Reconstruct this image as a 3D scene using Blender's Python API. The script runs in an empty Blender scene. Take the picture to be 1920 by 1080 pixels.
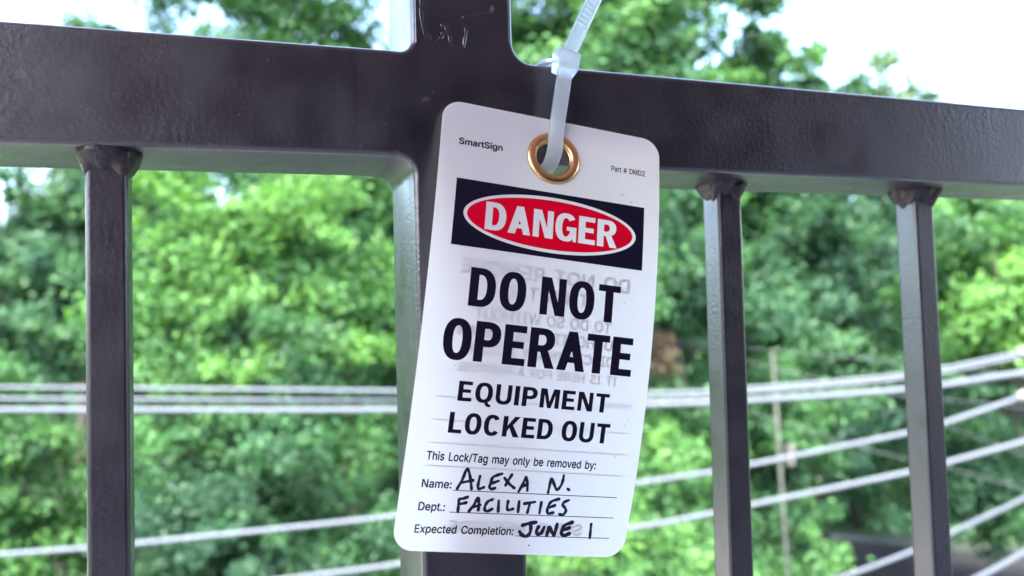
import bpy, bmesh, math, random
import numpy as np
from mathutils import Vector, Matrix
from mathutils.geometry import delaunay_2d_cdt

random.seed(7)
rng = np.random.default_rng(7)
C = bpy.context.scene.collection
SC = bpy.context.scene
MM = 0.001

# ------------------------------------------------------------------ camera
F_PX = 1419.75                       # focal length for a 1920 px wide frame
CAM_R = np.array([[0.93825190, -0.34482450, -0.02791956],
                  [0.34582081, 0.93706397, 0.04815689],
                  [0.00955674, -0.05483846, 0.99844950]])   # rows: right, forward, up
CAM_C = np.array([-0.07843263, -0.25571084, -0.05913418])
cam = bpy.data.cameras.new('camera')
cam.sensor_width = 36.0
cam.lens = F_PX * 36.0 / 1920.0
cam.clip_start = 0.02
cam.clip_end = 2000.0
cam.dof.use_dof = True
cam.dof.focus_distance = 0.262
cam.dof.aperture_fstop = 8.8
cam_o = bpy.data.objects.new('camera', cam)
C.objects.link(cam_o)
M = Matrix.Identity(4)
for i in range(3):
    M[i][0] = CAM_R[0][i]
    M[i][1] = CAM_R[2][i]
    M[i][2] = -CAM_R[1][i]
    M[i][3] = CAM_C[i]
cam_o.matrix_world = M
SC.camera = cam_o

# ------------------------------------------------------------------ sky, sun, exposure
SUN_EL, SUN_AZ = math.radians(58), math.radians(205)      # azimuth clockwise from +Y
world = bpy.data.worlds.new('World')
SC.world = world
world.use_nodes = True
wn, wl = world.node_tree.nodes, world.node_tree.links
sky_t = wn.new('ShaderNodeTexSky')
sky_t.sky_type = 'NISHITA'
sky_t.sun_disc = False
sky_t.sun_elevation = SUN_EL
sky_t.sun_rotation = SUN_AZ
sky_t.air_density = 1.0
sky_t.dust_density = 3.2
sky_t.ozone_density = 1.0
bg = wn['Background']
wl.new(sky_t.outputs[0], bg.inputs[0])
bg.inputs[1].default_value = 0.15
sun = bpy.data.lights.new('sun', 'SUN')
sun.energy = 1.5
sun.angle = math.radians(12)
sun.color = (1.0, 0.95, 0.87)
sun_o = bpy.data.objects.new('sun', sun)
C.objects.link(sun_o)
sd = Vector((math.sin(SUN_AZ) * math.cos(SUN_EL), math.cos(SUN_AZ) * math.cos(SUN_EL), math.sin(SUN_EL)))
sun_o.rotation_euler = sd.to_track_quat('Z', 'Y').to_euler()
SC.view_settings.view_transform = 'Standard'
SC.view_settings.look = 'None'
SC.view_settings.gamma = 1.0
SC.view_settings.exposure = 3.75
SC.view_settings.use_curve_mapping = False
SC.cycles.use_adaptive_sampling = False
SC.cycles.max_bounces = 8
SC.cycles.transmission_bounces = 6
SC.cycles.sample_clamp_indirect = 6.0

# ------------------------------------------------------------------ helpers
def at(px, py, depth):
    """point seen at photo pixel (1920 wide) at the given forward distance in metres"""
    d = np.array([(px - 960) / F_PX, 1.0, -(py - 540) / F_PX]) @ CAM_R
    return CAM_C + d * depth


def tag(o, label=None, cat=None, group=None, kind=None):
    if label: o['label'] = label
    if cat: o['category'] = cat
    if group: o['group'] = group
    if kind: o['kind'] = kind
    return o


def empty(name, loc=(0, 0, 0)):
    o = bpy.data.objects.new(name, None)
    o.empty_display_size = 0.01
    o.location = loc
    C.objects.link(o)
    return o


def link(name, me, mat, parent=None, smooth=False):
    o = bpy.data.objects.new(name, me)
    C.objects.link(o)
    if mat: me.materials.append(mat)
    if smooth:
        me.polygons.foreach_set('use_smooth', [True] * len(me.polygons))
    if parent:
        o.parent = parent
        o.matrix_parent_inverse = Matrix.Translation(-Vector(parent.location))
    return o


def mesh_from(name, verts, faces):
    me = bpy.data.meshes.new(name)
    me.from_pydata([tuple(v) for v in verts], [], [tuple(f) for f in faces])
    me.update()
    return me


def bm_mesh(name, bm, recalc=True):
    if recalc: bmesh.ops.recalc_face_normals(bm, faces=bm.faces)
    me = bpy.data.meshes.new(name)
    bm.to_mesh(me)
    bm.free()
    return me


def tube(pts, radii, n=8, cap=True):
    """verts, faces of a tapered tube through pts"""
    pts = [Vector(p) for p in pts]
    V, Fc = [], []
    ref = Vector((0.31, 0.2, 0.93)).normalized()
    for i, p in enumerate(pts):
        t = (pts[min(i + 1, len(pts) - 1)] - pts[max(i - 1, 0)]).normalized()
        r_ = ref if abs(t.dot(ref)) < 0.93 else Vector((1, 0, 0))
        a = t.cross(r_).normalized()
        b = t.cross(a)
        for k in range(n):
            th = 2 * math.pi * k / n
            V.append(p + (a * math.cos(th) + b * math.sin(th)) * radii[i])
    for i in range(len(pts) - 1):
        for k in range(n):
            k2 = (k + 1) % n
            Fc.append((i * n + k, i * n + k2, (i + 1) * n + k2, (i + 1) * n + k))
    if cap:
        Fc.append(tuple(range(n))[::-1])
        Fc.append(tuple(range((len(pts) - 1) * n, len(pts) * n)))
    return V, Fc


def box_bm(bm, c, s):
    r = bmesh.ops.create_cube(bm, size=1.0)
    for v in r['verts']:
        v.co = Vector((v.co.x * s[0] + c[0], v.co.y * s[1] + c[1], v.co.z * s[2] + c[2]))
    return r['verts']


def catmull(P, n=6):
    P = [np.array(p, float) for p in P]
    if len(P) < 3:
        return [P[0] + (P[-1] - P[0]) * t for t in np.linspace(0, 1, n + 1)]
    Q = [2 * P[0] - P[1]] + P + [2 * P[-1] - P[-2]]
    out = []
    for i in range(1, len(Q) - 2):
        for k in range(n):
            t = k / n
            a, b, c, d = Q[i - 1], Q[i], Q[i + 1], Q[i + 2]
            out.append(0.5 * ((2 * b) + (c - a) * t + (2 * a - 5 * b + 4 * c - d) * t * t + (3 * b - a - 3 * c + d) * t ** 3))
    out.append(P[-1])
    return out


# ------------------------------------------------------------------ materials
def new_mat(name):
    m = bpy.data.materials.new(name)
    m.use_nodes = True
    nt = m.node_tree
    b = nt.nodes['Principled BSDF']
    return m, nt, b


def simple(name, col, rough=0.6, metallic=0.0, noise=0.0, nscale=50.0, bump=0.0, bscale=200.0, bdist=0.001):
    m, nt, b = new_mat(name)
    b.inputs['Base Color'].default_value = (*col, 1)
    b.inputs['Roughness'].default_value = rough
    b.inputs['Metallic'].default_value = metallic
    tc = nt.nodes.new('ShaderNodeTexCoord')
    if noise:
        n = nt.nodes.new('ShaderNodeTexNoise')
        n.inputs['Scale'].default_value = nscale
        n.inputs['Detail'].default_value = 6
        nt.links.new(tc.outputs['Object'], n.inputs['Vector'])
        r = nt.nodes.new('ShaderNodeValToRGB')
        r.color_ramp.elements[0].position = 0.3
        r.color_ramp.elements[1].position = 0.7
        r.color_ramp.elements[0].color = (*[c * (1 - noise) for c in col], 1)
        r.color_ramp.elements[1].color = (*[min(1, c * (1 + noise)) for c in col], 1)
        nt.links.new(n.outputs['Fac'], r.inputs['Fac'])
        nt.links.new(r.outputs['Color'], b.inputs['Base Color'])
    if bump:
        n2 = nt.nodes.new('ShaderNodeTexNoise')
        n2.inputs['Scale'].default_value = bscale
        n2.inputs['Detail'].default_value = 4
        nt.links.new(tc.outputs['Object'], n2.inputs['Vector'])
        bp = nt.nodes.new('ShaderNodeBump')
        bp.inputs['Strength'].default_value = bump
        bp.inputs['Distance'].default_value = bdist
        nt.links.new(n2.outputs['Fac'], bp.inputs['Height'])
        nt.links.new(bp.outputs['Normal'], b.inputs['Normal'])
    return m


def paint_material():
    """brushed gloss enamel, dark plum brown: orange peel, brush marks, dust specks, rust freckles"""
    m, nt, b = new_mat('dark_enamel_paint')
    N, L = nt.nodes, nt.links
    tc = N.new('ShaderNodeTexCoord')

    def noise(scale, detail=4, vec=None, rough=0.5):
        n = N.new('ShaderNodeTexNoise')
        n.inputs['Scale'].default_value = scale
        n.inputs['Detail'].default_value = detail
        n.inputs['Roughness'].default_value = rough
        L.new(vec or tc.outputs['Object'], n.inputs['Vector'])
        return n

    def ramp(src, p0, p1, c0, c1):
        r = N.new('ShaderNodeValToRGB')
        r.color_ramp.elements[0].position = p0
        r.color_ramp.elements[1].position = p1
        r.color_ramp.elements[0].color = c0
        r.color_ramp.elements[1].color = c1
        L.new(src, r.inputs['Fac'])
        return r

    base = ramp(noise(28, 5).outputs['Fac'], 0.3, 0.72, (0.006, 0.0035, 0.009, 1), (0.010, 0.0055, 0.010, 1))
    # pale dust specks
    sp = ramp(noise(900, 1).outputs['Fac'], 0.755, 0.79, (0, 0, 0, 1), (1, 1, 1, 1))
    mix = N.new('ShaderNodeMixRGB')
    L.new(sp.outputs['Color'], mix.inputs['Fac'])
    L.new(base.outputs['Color'], mix.inputs['Color1'])
    mix.inputs['Color2'].default_value = (0.09, 0.085, 0.09, 1)
    # rust freckles, few and small
    ru = ramp(noise(55, 3).outputs['Fac'], 0.745, 0.775, (0, 0, 0, 1), (0.75, 0.75, 0.75, 1))
    mix2 = N.new('ShaderNodeMixRGB')
    L.new(ru.outputs['Color'], mix2.inputs['Fac'])
    L.new(mix.outputs['Color'], mix2.inputs['Color1'])
    mix2.inputs['Color2'].default_value = (0.075, 0.038, 0.022, 1)
    L.new(mix2.outputs['Color'], b.inputs['Base Color'])
    rr = ramp(noise(60, 4).outputs['Fac'], 0.3, 0.7, (0.28, 0.28, 0.28, 1), (0.46, 0.46, 0.46, 1))
    L.new(rr.outputs['Color'], b.inputs['Roughness'])
    b.inputs['Specular IOR Level'].default_value = 0.95
    b.inputs['Coat Weight'].default_value = 0.4
    b.inputs['Coat Roughness'].default_value = 0.22
    # relief
    peel = noise(620, 3)
    fine = noise(1900, 2)
    mp = N.new('ShaderNodeMapping')
    mp.inputs['Scale'].default_value = (420, 420, 75)
    L.new(tc.outputs['Object'], mp.inputs['Vector'])
    brush = noise(1.0, 4, mp.outputs['Vector'], 0.6)
    mp2 = N.new('ShaderNodeMapping')
    mp2.inputs['Scale'].default_value = (90, 500, 480)
    L.new(tc.outputs['Object'], mp2.inputs['Vector'])
    brush2 = noise(1.0, 4, mp2.outputs['Vector'], 0.6)
    wx = noise(17, 2)
    wr = ramp(wx.outputs['Fac'], 0.4, 0.6, (0, 0, 0, 1), (1, 1, 1, 1))
    bm_ = N.new('ShaderNodeMixRGB')
    L.new(wr.outputs['Color'], bm_.inputs['Fac'])
    L.new(brush.outputs['Fac'], bm_.inputs['Color1'])
    L.new(brush2.outputs['Fac'], bm_.inputs['Color2'])
    a1 = N.new('ShaderNodeMath'); a1.operation = 'MULTIPLY_ADD'
    L.new(peel.outputs['Fac'], a1.inputs[0]); a1.inputs[1].default_value = 0.85
    bs = N.new('ShaderNodeMath'); bs.operation = 'MULTIPLY'; bs.inputs[1].default_value = 0.5
    L.new(bm_.outputs['Color'], bs.inputs[0])
    L.new(bs.outputs[0], a1.inputs[2])
    a2 = N.new('ShaderNodeMath'); a2.operation = 'MULTIPLY_ADD'
    L.new(fine.outputs['Fac'], a2.inputs[0]); a2.inputs[1].default_value = 0.12
    L.new(a1.outputs[0], a2.inputs[2])
    bp = N.new('ShaderNodeBump')
    bp.inputs['Strength'].default_value = 0.75
    bp.inputs['Distance'].default_value = 0.00034
    pz = ramp(noise(13, 2).outputs['Fac'], 0.38, 0.66, (0.16, 0.16, 0.16, 1), (0.85, 0.85, 0.85, 1))
    L.new(pz.outputs['Color'], bp.inputs['Strength'])
    L.new(a2.outputs[0], bp.inputs['Height'])
    L.new(bp.outputs['Normal'], b.inputs['Normal'])
    return m


def translucent_mat(name, col, tcol, fac, rough, clear=0.0, see=0.0):
    m, nt, b = new_mat(name)
    N, L = nt.nodes, nt.links
    b.inputs['Base Color'].default_value = (*col, 1)
    b.inputs['Roughness'].default_value = rough
    t = N.new('ShaderNodeBsdfTranslucent')
    t.inputs['Color'].default_value = (*tcol, 1)
    mx = N.new('ShaderNodeMixShader')
    mx.inputs[0].default_value = fac
    L.new(b.outputs[0], mx.inputs[1])
    L.new(t.outputs[0], mx.inputs[2])
    out = N['Material Output']
    last = mx
    if clear:
        rf = N.new('ShaderNodeBsdfRefraction')
        rf.inputs['Color'].default_value = (0.93, 0.95, 0.97, 1)
        rf.inputs['Roughness'].default_value = 0.35
        rf.inputs['IOR'].default_value = 1.15
        m2 = N.new('ShaderNodeMixShader')
        m2.inputs[0].default_value = clear
        L.new(mx.outputs[0], m2.inputs[1])
        L.new(rf.outputs[0], m2.inputs[2])
        last = m2
    if see:
        tr = N.new('ShaderNodeBsdfTransparent')
        m3 = N.new('ShaderNodeMixShader')
        m3.inputs[0].default_value = see
        L.new(last.outputs[0], m3.inputs[1])
        L.new(tr.outputs[0], m3.inputs[2])
        last = m3
    L.new(last.outputs[0], out.inputs[0])
    return m


def leaf_material(name, dark, mid, light):
    m, nt, b = new_mat(name)
    N, L = nt.nodes, nt.links
    at_ = N.new('ShaderNodeAttribute')
    at_.attribute_name = 'tint'
    r = N.new('ShaderNodeValToRGB')
    r.color_ramp.elements[0].position = 0.0
    r.color_ramp.elements[0].color = (*dark, 1)
    r.color_ramp.elements[1].position = 1.0
    r.color_ramp.elements[1].color = (*light, 1)
    e = r.color_ramp.elements.new(0.5)
    e.color = (*mid, 1)
    L.new(at_.outputs['Fac'], r.inputs['Fac'])
    L.new(r.outputs['Color'], b.inputs['Base Color'])
    b.inputs['Roughness'].default_value = 0.5
    b.inputs['Specular IOR Level'].default_value = 0.22
    t = N.new('ShaderNodeBsdfTranslucent')
    g = N.new('ShaderNodeMixRGB'); g.blend_type = 'MULTIPLY'; g.inputs['Fac'].default_value = 1
    L.new(r.outputs['Color'], g.inputs['Color1'])
    g.inputs['Color2'].default_value = (1.5, 1.5, 0.7, 1)
    L.new(g.outputs['Color'], t.inputs['Color'])
    mx = N.new('ShaderNodeMixShader')
    mx.inputs[0].default_value = 0.34
    L.new(b.outputs[0], mx.inputs[1])
    L.new(t.outputs[0], mx.inputs[2])
    L.new(mx.outputs[0], N['Material Output'].inputs[0])
    return m


PAINT = paint_material()
WELD = simple('weld_paint', (0.019, 0.013, 0.016), 0.36, noise=0.45, nscale=160, bump=0.8, bscale=330, bdist=0.0008)
_nt = WELD.node_tree; _b = _nt.nodes['Principled BSDF']; _src = _b.inputs['Base Color'].links[0].from_socket
_tc = _nt.nodes.new('ShaderNodeTexCoord'); _nz = _nt.nodes.new('ShaderNodeTexNoise'); _nz.inputs['Scale'].default_value = 210
_rp = _nt.nodes.new('ShaderNodeValToRGB'); _rp.color_ramp.elements[0].position = 0.60; _rp.color_ramp.elements[1].position = 0.68
_mx = _nt.nodes.new('ShaderNodeMixRGB'); _mx.inputs['Color2'].default_value = (0.050, 0.022, 0.016, 1)
_nt.links.new(_tc.outputs['Object'], _nz.inputs['Vector']); _nt.links.new(_nz.outputs['Fac'], _rp.inputs['Fac'])
_nt.links.new(_rp.outputs['Color'], _mx.inputs['Fac']); _nt.links.new(_src, _mx.inputs['Color1']); _nt.links.new(_mx.outputs['Color'], _b.inputs['Base Color'])
RUST = simple('rust_stain', (0.05, 0.027, 0.019), 0.75, noise=0.5, nscale=900)
TAGM = translucent_mat('white_tag_plastic', (0.80, 0.735, 0.765), (1.0, 0.93, 0.845), 0.54, 0.38)
TIEM = translucent_mat('milky_nylon', (0.84, 0.85, 0.87), (0.95, 0.97, 0.98), 0.6, 0.3, clear=0.55)
INK = simple('black_print', (0.006, 0.004, 0.013), 0.4)
INK.node_tree.nodes['Principled BSDF'].inputs['Specular IOR Level'].default_value = 0.12
REDM = simple('red_print', (0.47, 0.001, 0.014), 0.45)
REDM.node_tree.nodes['Principled BSDF'].inputs['Specular IOR Level'].default_value = 0.03
BACKINK = simple('faded_back_print', (0.02, 0.018, 0.03), 0.6)
_n = BACKINK.node_tree.nodes; _m = _n.new('ShaderNodeMixShader'); _t = _n.new('ShaderNodeBsdfTransparent')
_m.inputs[0].default_value = 0.08
BACKINK.node_tree.links.new(_n['Principled BSDF'].outputs[0], _m.inputs[1])
BACKINK.node_tree.links.new(_t.outputs[0], _m.inputs[2])
BACKINK.node_tree.links.new(_m.outputs[0], _n['Material Output'].inputs[0])
MARK = simple('marker_ink', (0.008, 0.006, 0.022), 0.35, noise=0.6, nscale=700)
MARK.node_tree.nodes['Principled BSDF'].inputs['Specular IOR Level'].default_value = 0.25
BRASS = simple('brass', (0.60, 0.36, 0.16), 0.30, 1.0, noise=0.12, nscale=120)
BARK = simple('bark', (0.032, 0.027, 0.023), 0.9, noise=0.4, nscale=6, bump=0.6, bscale=14, bdist=0.03)
LEAF_M = leaf_material('leaves_mid_green', (0.019, 0.055, 0.030), (0.036, 0.106, 0.040), (0.080, 0.198, 0.052))  # dark ends of the greens raised in place of haze between leaves
LEAF_L = leaf_material('leaves_bright_green', (0.022, 0.062, 0.028), (0.044, 0.126, 0.038), (0.100, 0.230, 0.050))
LEAF_D = leaf_material('leaves_dark_green', (0.018, 0.052, 0.034), (0.032, 0.090, 0.044), (0.066, 0.155, 0.052))
LEAF_P = leaf_material('leaves_pale_green', (0.050, 0.090, 0.055), (0.095, 0.160, 0.085), (0.150, 0.240, 0.110))
LEAF_B = leaf_material('leaves_dead_brown', (0.060, 0.045, 0.030), (0.105, 0.078, 0.052), (0.17, 0.125, 0.085))
GROUND = simple('grassy_ground', (0.032, 0.060, 0.020), 0.95, noise=0.5, nscale=0.6)
ASPHALT = simple('asphalt', (0.026, 0.026, 0.029), 0.9, noise=0.25, nscale=2.0, bump=0.3, bscale=60, bdist=0.01)
REFLM = simple('dark_reflection_glass', (0.012, 0.012, 0.014), 0.08)  # for the added panel that the railing reflects
PAVE = simple('worn_asphalt', (0.085, 0.088, 0.098), 0.9, noise=0.3, nscale=0.8)
ASPHALT.node_tree.nodes['Principled BSDF'].inputs['Specular IOR Level'].default_value = 0.1
CONCRETE = simple('concrete', (0.36, 0.33, 0.33), 0.9, noise=0.2, nscale=3.0)
WALLM = simple('pink_bounce_siding', (0.55, 0.375, 0.40), 0.8, noise=0.08, nscale=2.0)  # pink chosen to warm the light bounced onto the tag
CABLEM = simple('grey_cable_sheath', (0.095, 0.109, 0.125), 0.9)
CABLEM.node_tree.nodes['Principled BSDF'].inputs['Specular IOR Level'].default_value = 0.1
CABLE_D = simple('dull_cable_sheath', (0.06, 0.065, 0.075), 0.6)
WOODP = simple('weathered_pole_wood', (0.046, 0.052, 0.044), 0.9, noise=0.3, nscale=5)
PALEBOX = simple('pale_box_paint', (0.085, 0.075, 0.074), 0.6)

# ------------------------------------------------------------------ terrain, road
def ground_z(x, y):
    d = math.hypot(x, y)
    t = min(max((d - 37) / 24.0, 0), 1)
    t = t * t * (3 - 2 * t)
    return -9.0 + 11.5 * t + 0.25 * math.sin(x * 0.31) * math.cos(y * 0.27) * min(1, max(0, (d - 30) / 10))


V, Fc = [], []
radii = [0.0, 6, 12, 18, 24, 28, 32, 36, 40, 44, 48, 54, 60, 68, 76, 86, 110, 160, 240, 400, 700]
NA = 72
for r_ in radii:
    for k in range(NA):
        a = 2 * math.pi * k / NA
        x, y = r_ * math.cos(a), r_ * math.sin(a)
        V.append((x, y, ground_z(x, y)))
for i in range(len(radii) - 1):
    for k in range(NA):
        k2 = (k + 1) % NA
        Fc.append((i * NA + k, i * NA + k2, (i + 1) * NA + k2, (i + 1) * NA + k))
bm = bmesh.new()
me = mesh_from('ground', V, Fc)
bm.from_mesh(me)
bmesh.ops.remove_doubles(bm, verts=bm.verts, dist=0.001)
bm.to_mesh(me); bm.free()
tag(link('ground', me, GROUND, smooth=True), kind='structure')


def on_ground(px, py, z=-9.0):
    d = np.array([(px - 960) / F_PX, 1.0, -(py - 540) / F_PX]) @ CAM_R
    return CAM_C + d * ((z - CAM_C[2]) / d[2])


V = [(19 * math.cos(2 * math.pi * k / 64), 19 * math.sin(2 * math.pi * k / 64), -8.97) for k in range(64)]
tag(link('bounce_ground', mesh_from('bounce_ground', V, [tuple(range(64))]), PAVE), kind='structure')  # unseen grey disc added to bounce cool light up onto the railing
V = [(r_ * math.sin(math.radians(a_)), r_ * math.cos(math.radians(a_)), -8.93) for r_, aa in ((19.2, range(-85, -24, 4)), (35.5, range(-25, -86, -4))) for a_ in aa]
tag(link('pale_bounce_ground', mesh_from('pale_bounce_ground', V, [tuple(range(len(V)))]), CONCRETE), kind='structure')  # unseen pale patch added to lighten reflections in the left faces
ra, rb = on_ground(1545, 1012), on_ground(1920, 1040)
rdir = Vector(rb - ra); rdir.z = 0; rdir.normalize()
rn = Vector((rdir.y, -rdir.x, 0))
if rn.dot(Vector((-1, -1, 0))) < 0: rn = -rn
A0 = Vector(ra) - rdir * 1.0
bm = bmesh.new()
q = []
for s in (0, 60):
    for w in (0, 6.5):
        p = A0 + rdir * s + rn * w
        q.append(bm.verts.new((p.x, p.y, -8.95)))
bm.faces.new((q[0], q[2], q[3], q[1]))
tag(link('road', bm_mesh('road', bm), ASPHALT), kind='structure')
bm = bmesh.new()
cs = []
for s in (0, 60):
    for w, z in ((-0.18, -9.1), (-0.18, -8.83), (0, -8.83), (0, -9.1)):
        p = A0 + rdir * s + rn * w
        cs.append(bm.verts.new((p.x, p.y, z)))
for k in range(4):
    bm.faces.new((cs[k], cs[(k + 1) % 4], cs[4 + (k + 1) % 4], cs[4 + k]))
bm.faces.new(cs[:4]); bm.faces.new(cs[4:])
tag(link('kerb', bm_mesh('kerb', bm), PAVE), kind='structure')

# balcony floor under the railing; unseen wall and roof added to block front light
house = empty('balcony_light_block', (0.4, -2.4, -1.0))
tag(house, 'unseen balcony floor with added light blocking wall, roof and dark panel', 'house')
for nm, c, s, mt in (('balcony_floor', (1.25, -1.17, -1.09), (5.3, 2.5, 0.14), CONCRETE),
                     ('light_block_wall', (1.4, -2.52, -1.5), (6.6, 0.2, 15.0), WALLM), ('dark_reflection_panel', (1.0, -2.405, 0.06), (2.9, 0.02, 2.1), REFLM),  # dark panel added unseen to darken reflections in the front faces
                     ('light_block_roof', (1.15, -1.06, 1.38), (5.5, 2.71, 0.16), WALLM)):
    bm = bmesh.new()
    box_bm(bm, c, s)
    link(nm, bm_mesh(nm, bm), mt, house)

# ------------------------------------------------------------------ the railing
railing = empty('metal_railing', (0, 0.02, -1.02))
tag(railing, 'dark plum brown painted steel railing with square post and thin balusters', 'railing')
PW, RH, RD = 38.1, 37.3, 39.5
ER = 2.0                                   # rounded edge radius
hw = PW / 2


def fillet(cx, cz, r, a0, a1, n=7):
    return [(cx + r * math.cos(math.radians(a0 + (a1 - a0) * k / n)), cz + r * math.sin(math.radians(a0 + (a1 - a0) * k / n))) for k in range(n + 1)]


XL, XR, ZT, ZB = -520.0, 760.0, 1300.0, -1020.0
rUR, rUL, rLL, rLR = 7.5, 4.5, 6.5, 6.0
outline = []
outline += [(XL, 0), ] + fillet(-hw - rLL, -rLL, rLL, 90, 0)                       # under the left rail, down the post
outline += [(-hw, ZB), (hw, ZB)] + fillet(hw + rLR, -rLR, rLR, 180, 90)
outline += [(XR, 0), (XR, RH)] + fillet(hw + rUR, RH + rUR, rUR, 270, 180)
outline += [(hw, ZT), (-hw, ZT)] + fillet(-hw - rUL, RH + rUL, rUL, 0, -90)
outline += [(XL, RH)]
OUT = np.array(outline)
nO = len(OUT)


def offset_poly(P, d):
    """inward offset (P runs so that the inside is on the right or left; sign fixed by area)"""
    n = len(P)
    area = 0.5 * sum(P[i][0] * P[(i + 1) % n][1] - P[(i + 1) % n][0] * P[i][1] for i in range(n))
    sg = 1 if area > 0 else -1
    out = []
    for i in range(n):
        e1 = P[i] - P[i - 1]; e2 = P[(i + 1) % n] - P[i]
        n1 = sg * np.array([-e1[1], e1[0]]) / np.linalg.norm(e1)
        n2 = sg * np.array([-e2[1], e2[0]]) / np.linalg.norm(e2)
        b = (n1 + n2); b /= max(1e-6, (1 + n1 @ n2))
        out.append(P[i] + b * d)
    return np.array(out)


layers = []
for k in range(6):                          # front rounding
    a = math.pi / 2 * k / 5
    layers.append((ER * (1 - math.cos(math.pi / 2 - a)) if False else ER * (1 - math.sin(a)), ER * (1 - math.cos(a))))
for k in range(5, -1, -1):
    a = math.pi / 2 * k / 5
    layers.append((ER * (1 - math.sin(a)), RD - ER * (1 - math.cos(a))))
bm = bmesh.new()
rings = []
for ins, y in layers:
    Pk = offset_poly(OUT, ins)
    rings.append([bm.verts.new((p[0], y, p[1])) for p in Pk])
for a, b in zip(rings[:-1], rings[1:]):
    for i in range(nO):
        j = (i + 1) % nO
        f_ = bm.faces.new((a[i], a[j], b[j], b[i]))
        f_.smooth = True
ff = bm.faces.new(rings[0]); fb = bm.faces.new(rings[-1][::-1])
bmesh.ops.triangulate(bm, faces=[ff, fb])
bmesh.ops.recalc_face_normals(bm, faces=bm.faces)
for xcut in (-45, -38, -32, -hw - rLL - 1.5, hw + rUR + 1.5, 34, 40, 48):
    bmesh.ops.bisect_plane(bm, geom=bm.verts[:] + bm.edges[:] + bm.faces[:], plane_co=(xcut, 0, 0), plane_no=(1, 0, 0), dist=1e-5)
master = bm


def piece(x0, x1):
    b = master.copy()
    for xc, nrm in ((x0, -1), (x1, 1)):
        if xc is not None:
            bmesh.ops.bisect_plane(b, geom=b.verts[:] + b.edges[:] + b.faces[:], plane_co=(xc, 0, 0), plane_no=(nrm, 0, 0), clear_outer=True, dist=1e-5)
    for v in b.verts:
        x = v.co.x
        if abs(x) > hw:
            s = min(1, (abs(x) - hw) / 25.0); s = s * s * (3 - 2 * s)
            if x < 0:
                v.co.y += -0.0417 * x * s
                v.co.z += (0.78 + 0.0091 * x) * s
            else:
                v.co.y += -0.0114 * x * s
                v.co.z += (-0.78 + 0.0051 * x + (0.45 if v.co.z > 20 else 0)) * s
        v.co *= MM
    me_ = bpy.data.meshes.new('m')
    b.to_mesh(me_); b.free()
    return me_


xs0, xs1 = -hw - rLL - 1.5, hw + rUR + 1.5
link('post', piece(xs0, xs1), PAINT, railing)
link('top_rail', piece(None, xs0), PAINT, railing)
link('top_rail', piece(xs1, None), PAINT, railing)
master.free()


def rounded_bar(size, r, z0, z1, x0, y0, tilt, n=4):
    """square bar with rounded corners, front face at y0, centred on x0"""
    sec = []
    h = size / 2
    for cx, cy, a in ((h - r, -h + r, -90), (h - r, h - r, 0), (-h + r, h - r, 90), (-h + r, -h + r, 180)):
        for k in range(n + 1):
            t = math.radians(a + 90 * k / n)
            sec.append((cx + r * math.cos(t), cy + r * math.sin(t)))
    zs = [z0] + list(np.linspace(z0, z1, 6))[1:]
    Vv, Ff = [], []
    m_ = len(sec)
    for z in zs:
        for sx, sy in sec:
            Vv.append(((x0 + sx + tilt * z) * MM, (y0 + h + sy) * MM, z * MM))
    for i in range(len(zs) - 1):
        for k in range(m_):
            k2 = (k + 1) % m_
            Ff.append((i * m_ + k, i * m_ + k2, (i + 1) * m_ + k2, (i + 1) * m_ + k))
    return mesh_from('bar', Vv, Ff)


def weld_bead(x0, y0, size, tilt, seed, ztop, spread=5.0, depth=9.0):
    """lumpy flared collar of weld and paint between a baluster and the rail's underside"""
    rr = np.random.default_rng(seed)
    nr, na = 11, 56
    ph = rr.uniform(0, 6.28, 8)
    Vv, Ff = [], []
    h = size / 2
    for i in range(nr):
        t = i / (nr - 1)                    # 0 at the rail, 1 at the bar
        z = ztop + 0.6 - (depth + 0.6) * t
        for k in range(na):
            a = 2 * math.pi * k / na
            ca, sa = math.cos(a), math.sin(a)
            p = 4.0 + 3 * t
            base = h / ((abs(ca) ** p + abs(sa) ** p) ** (1 / p))
            lump = 1 + 0.22 * math.sin(3 * a + ph[0]) + 0.14 * math.sin(5 * a + ph[1] + 2 * t) + 0.07 * math.sin(11 * a + ph[2] + 5 * t) + 0.04 * math.sin(17 * a + ph[4] - 9 * t)
            fl = spread * lump * max(0.0, 1 - t ** 1.25) ** 0.9 * (1.0 if t > 0.14 else 0.95)
            rad = base + fl + 0.35 * (1 - t) + 0.10
            if t == 1: rad = base - 0.3
            Vv.append(((x0 + rad * ca + tilt * z) * MM, (y0 + h + rad * sa) * MM, (z + (1.3 * math.sin(3 * a + ph[3]) + 0.7 * math.sin(8 * a + ph[5])) * t) * MM))
    for i in range(nr - 1):
        for k in range(na):
            k2 = (k + 1) % na
            Ff.append((i * na + k, i * na + k2, (i + 1) * na + k2, (i + 1) * na + k))
    return mesh_from('weld', Vv, Ff)


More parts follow.
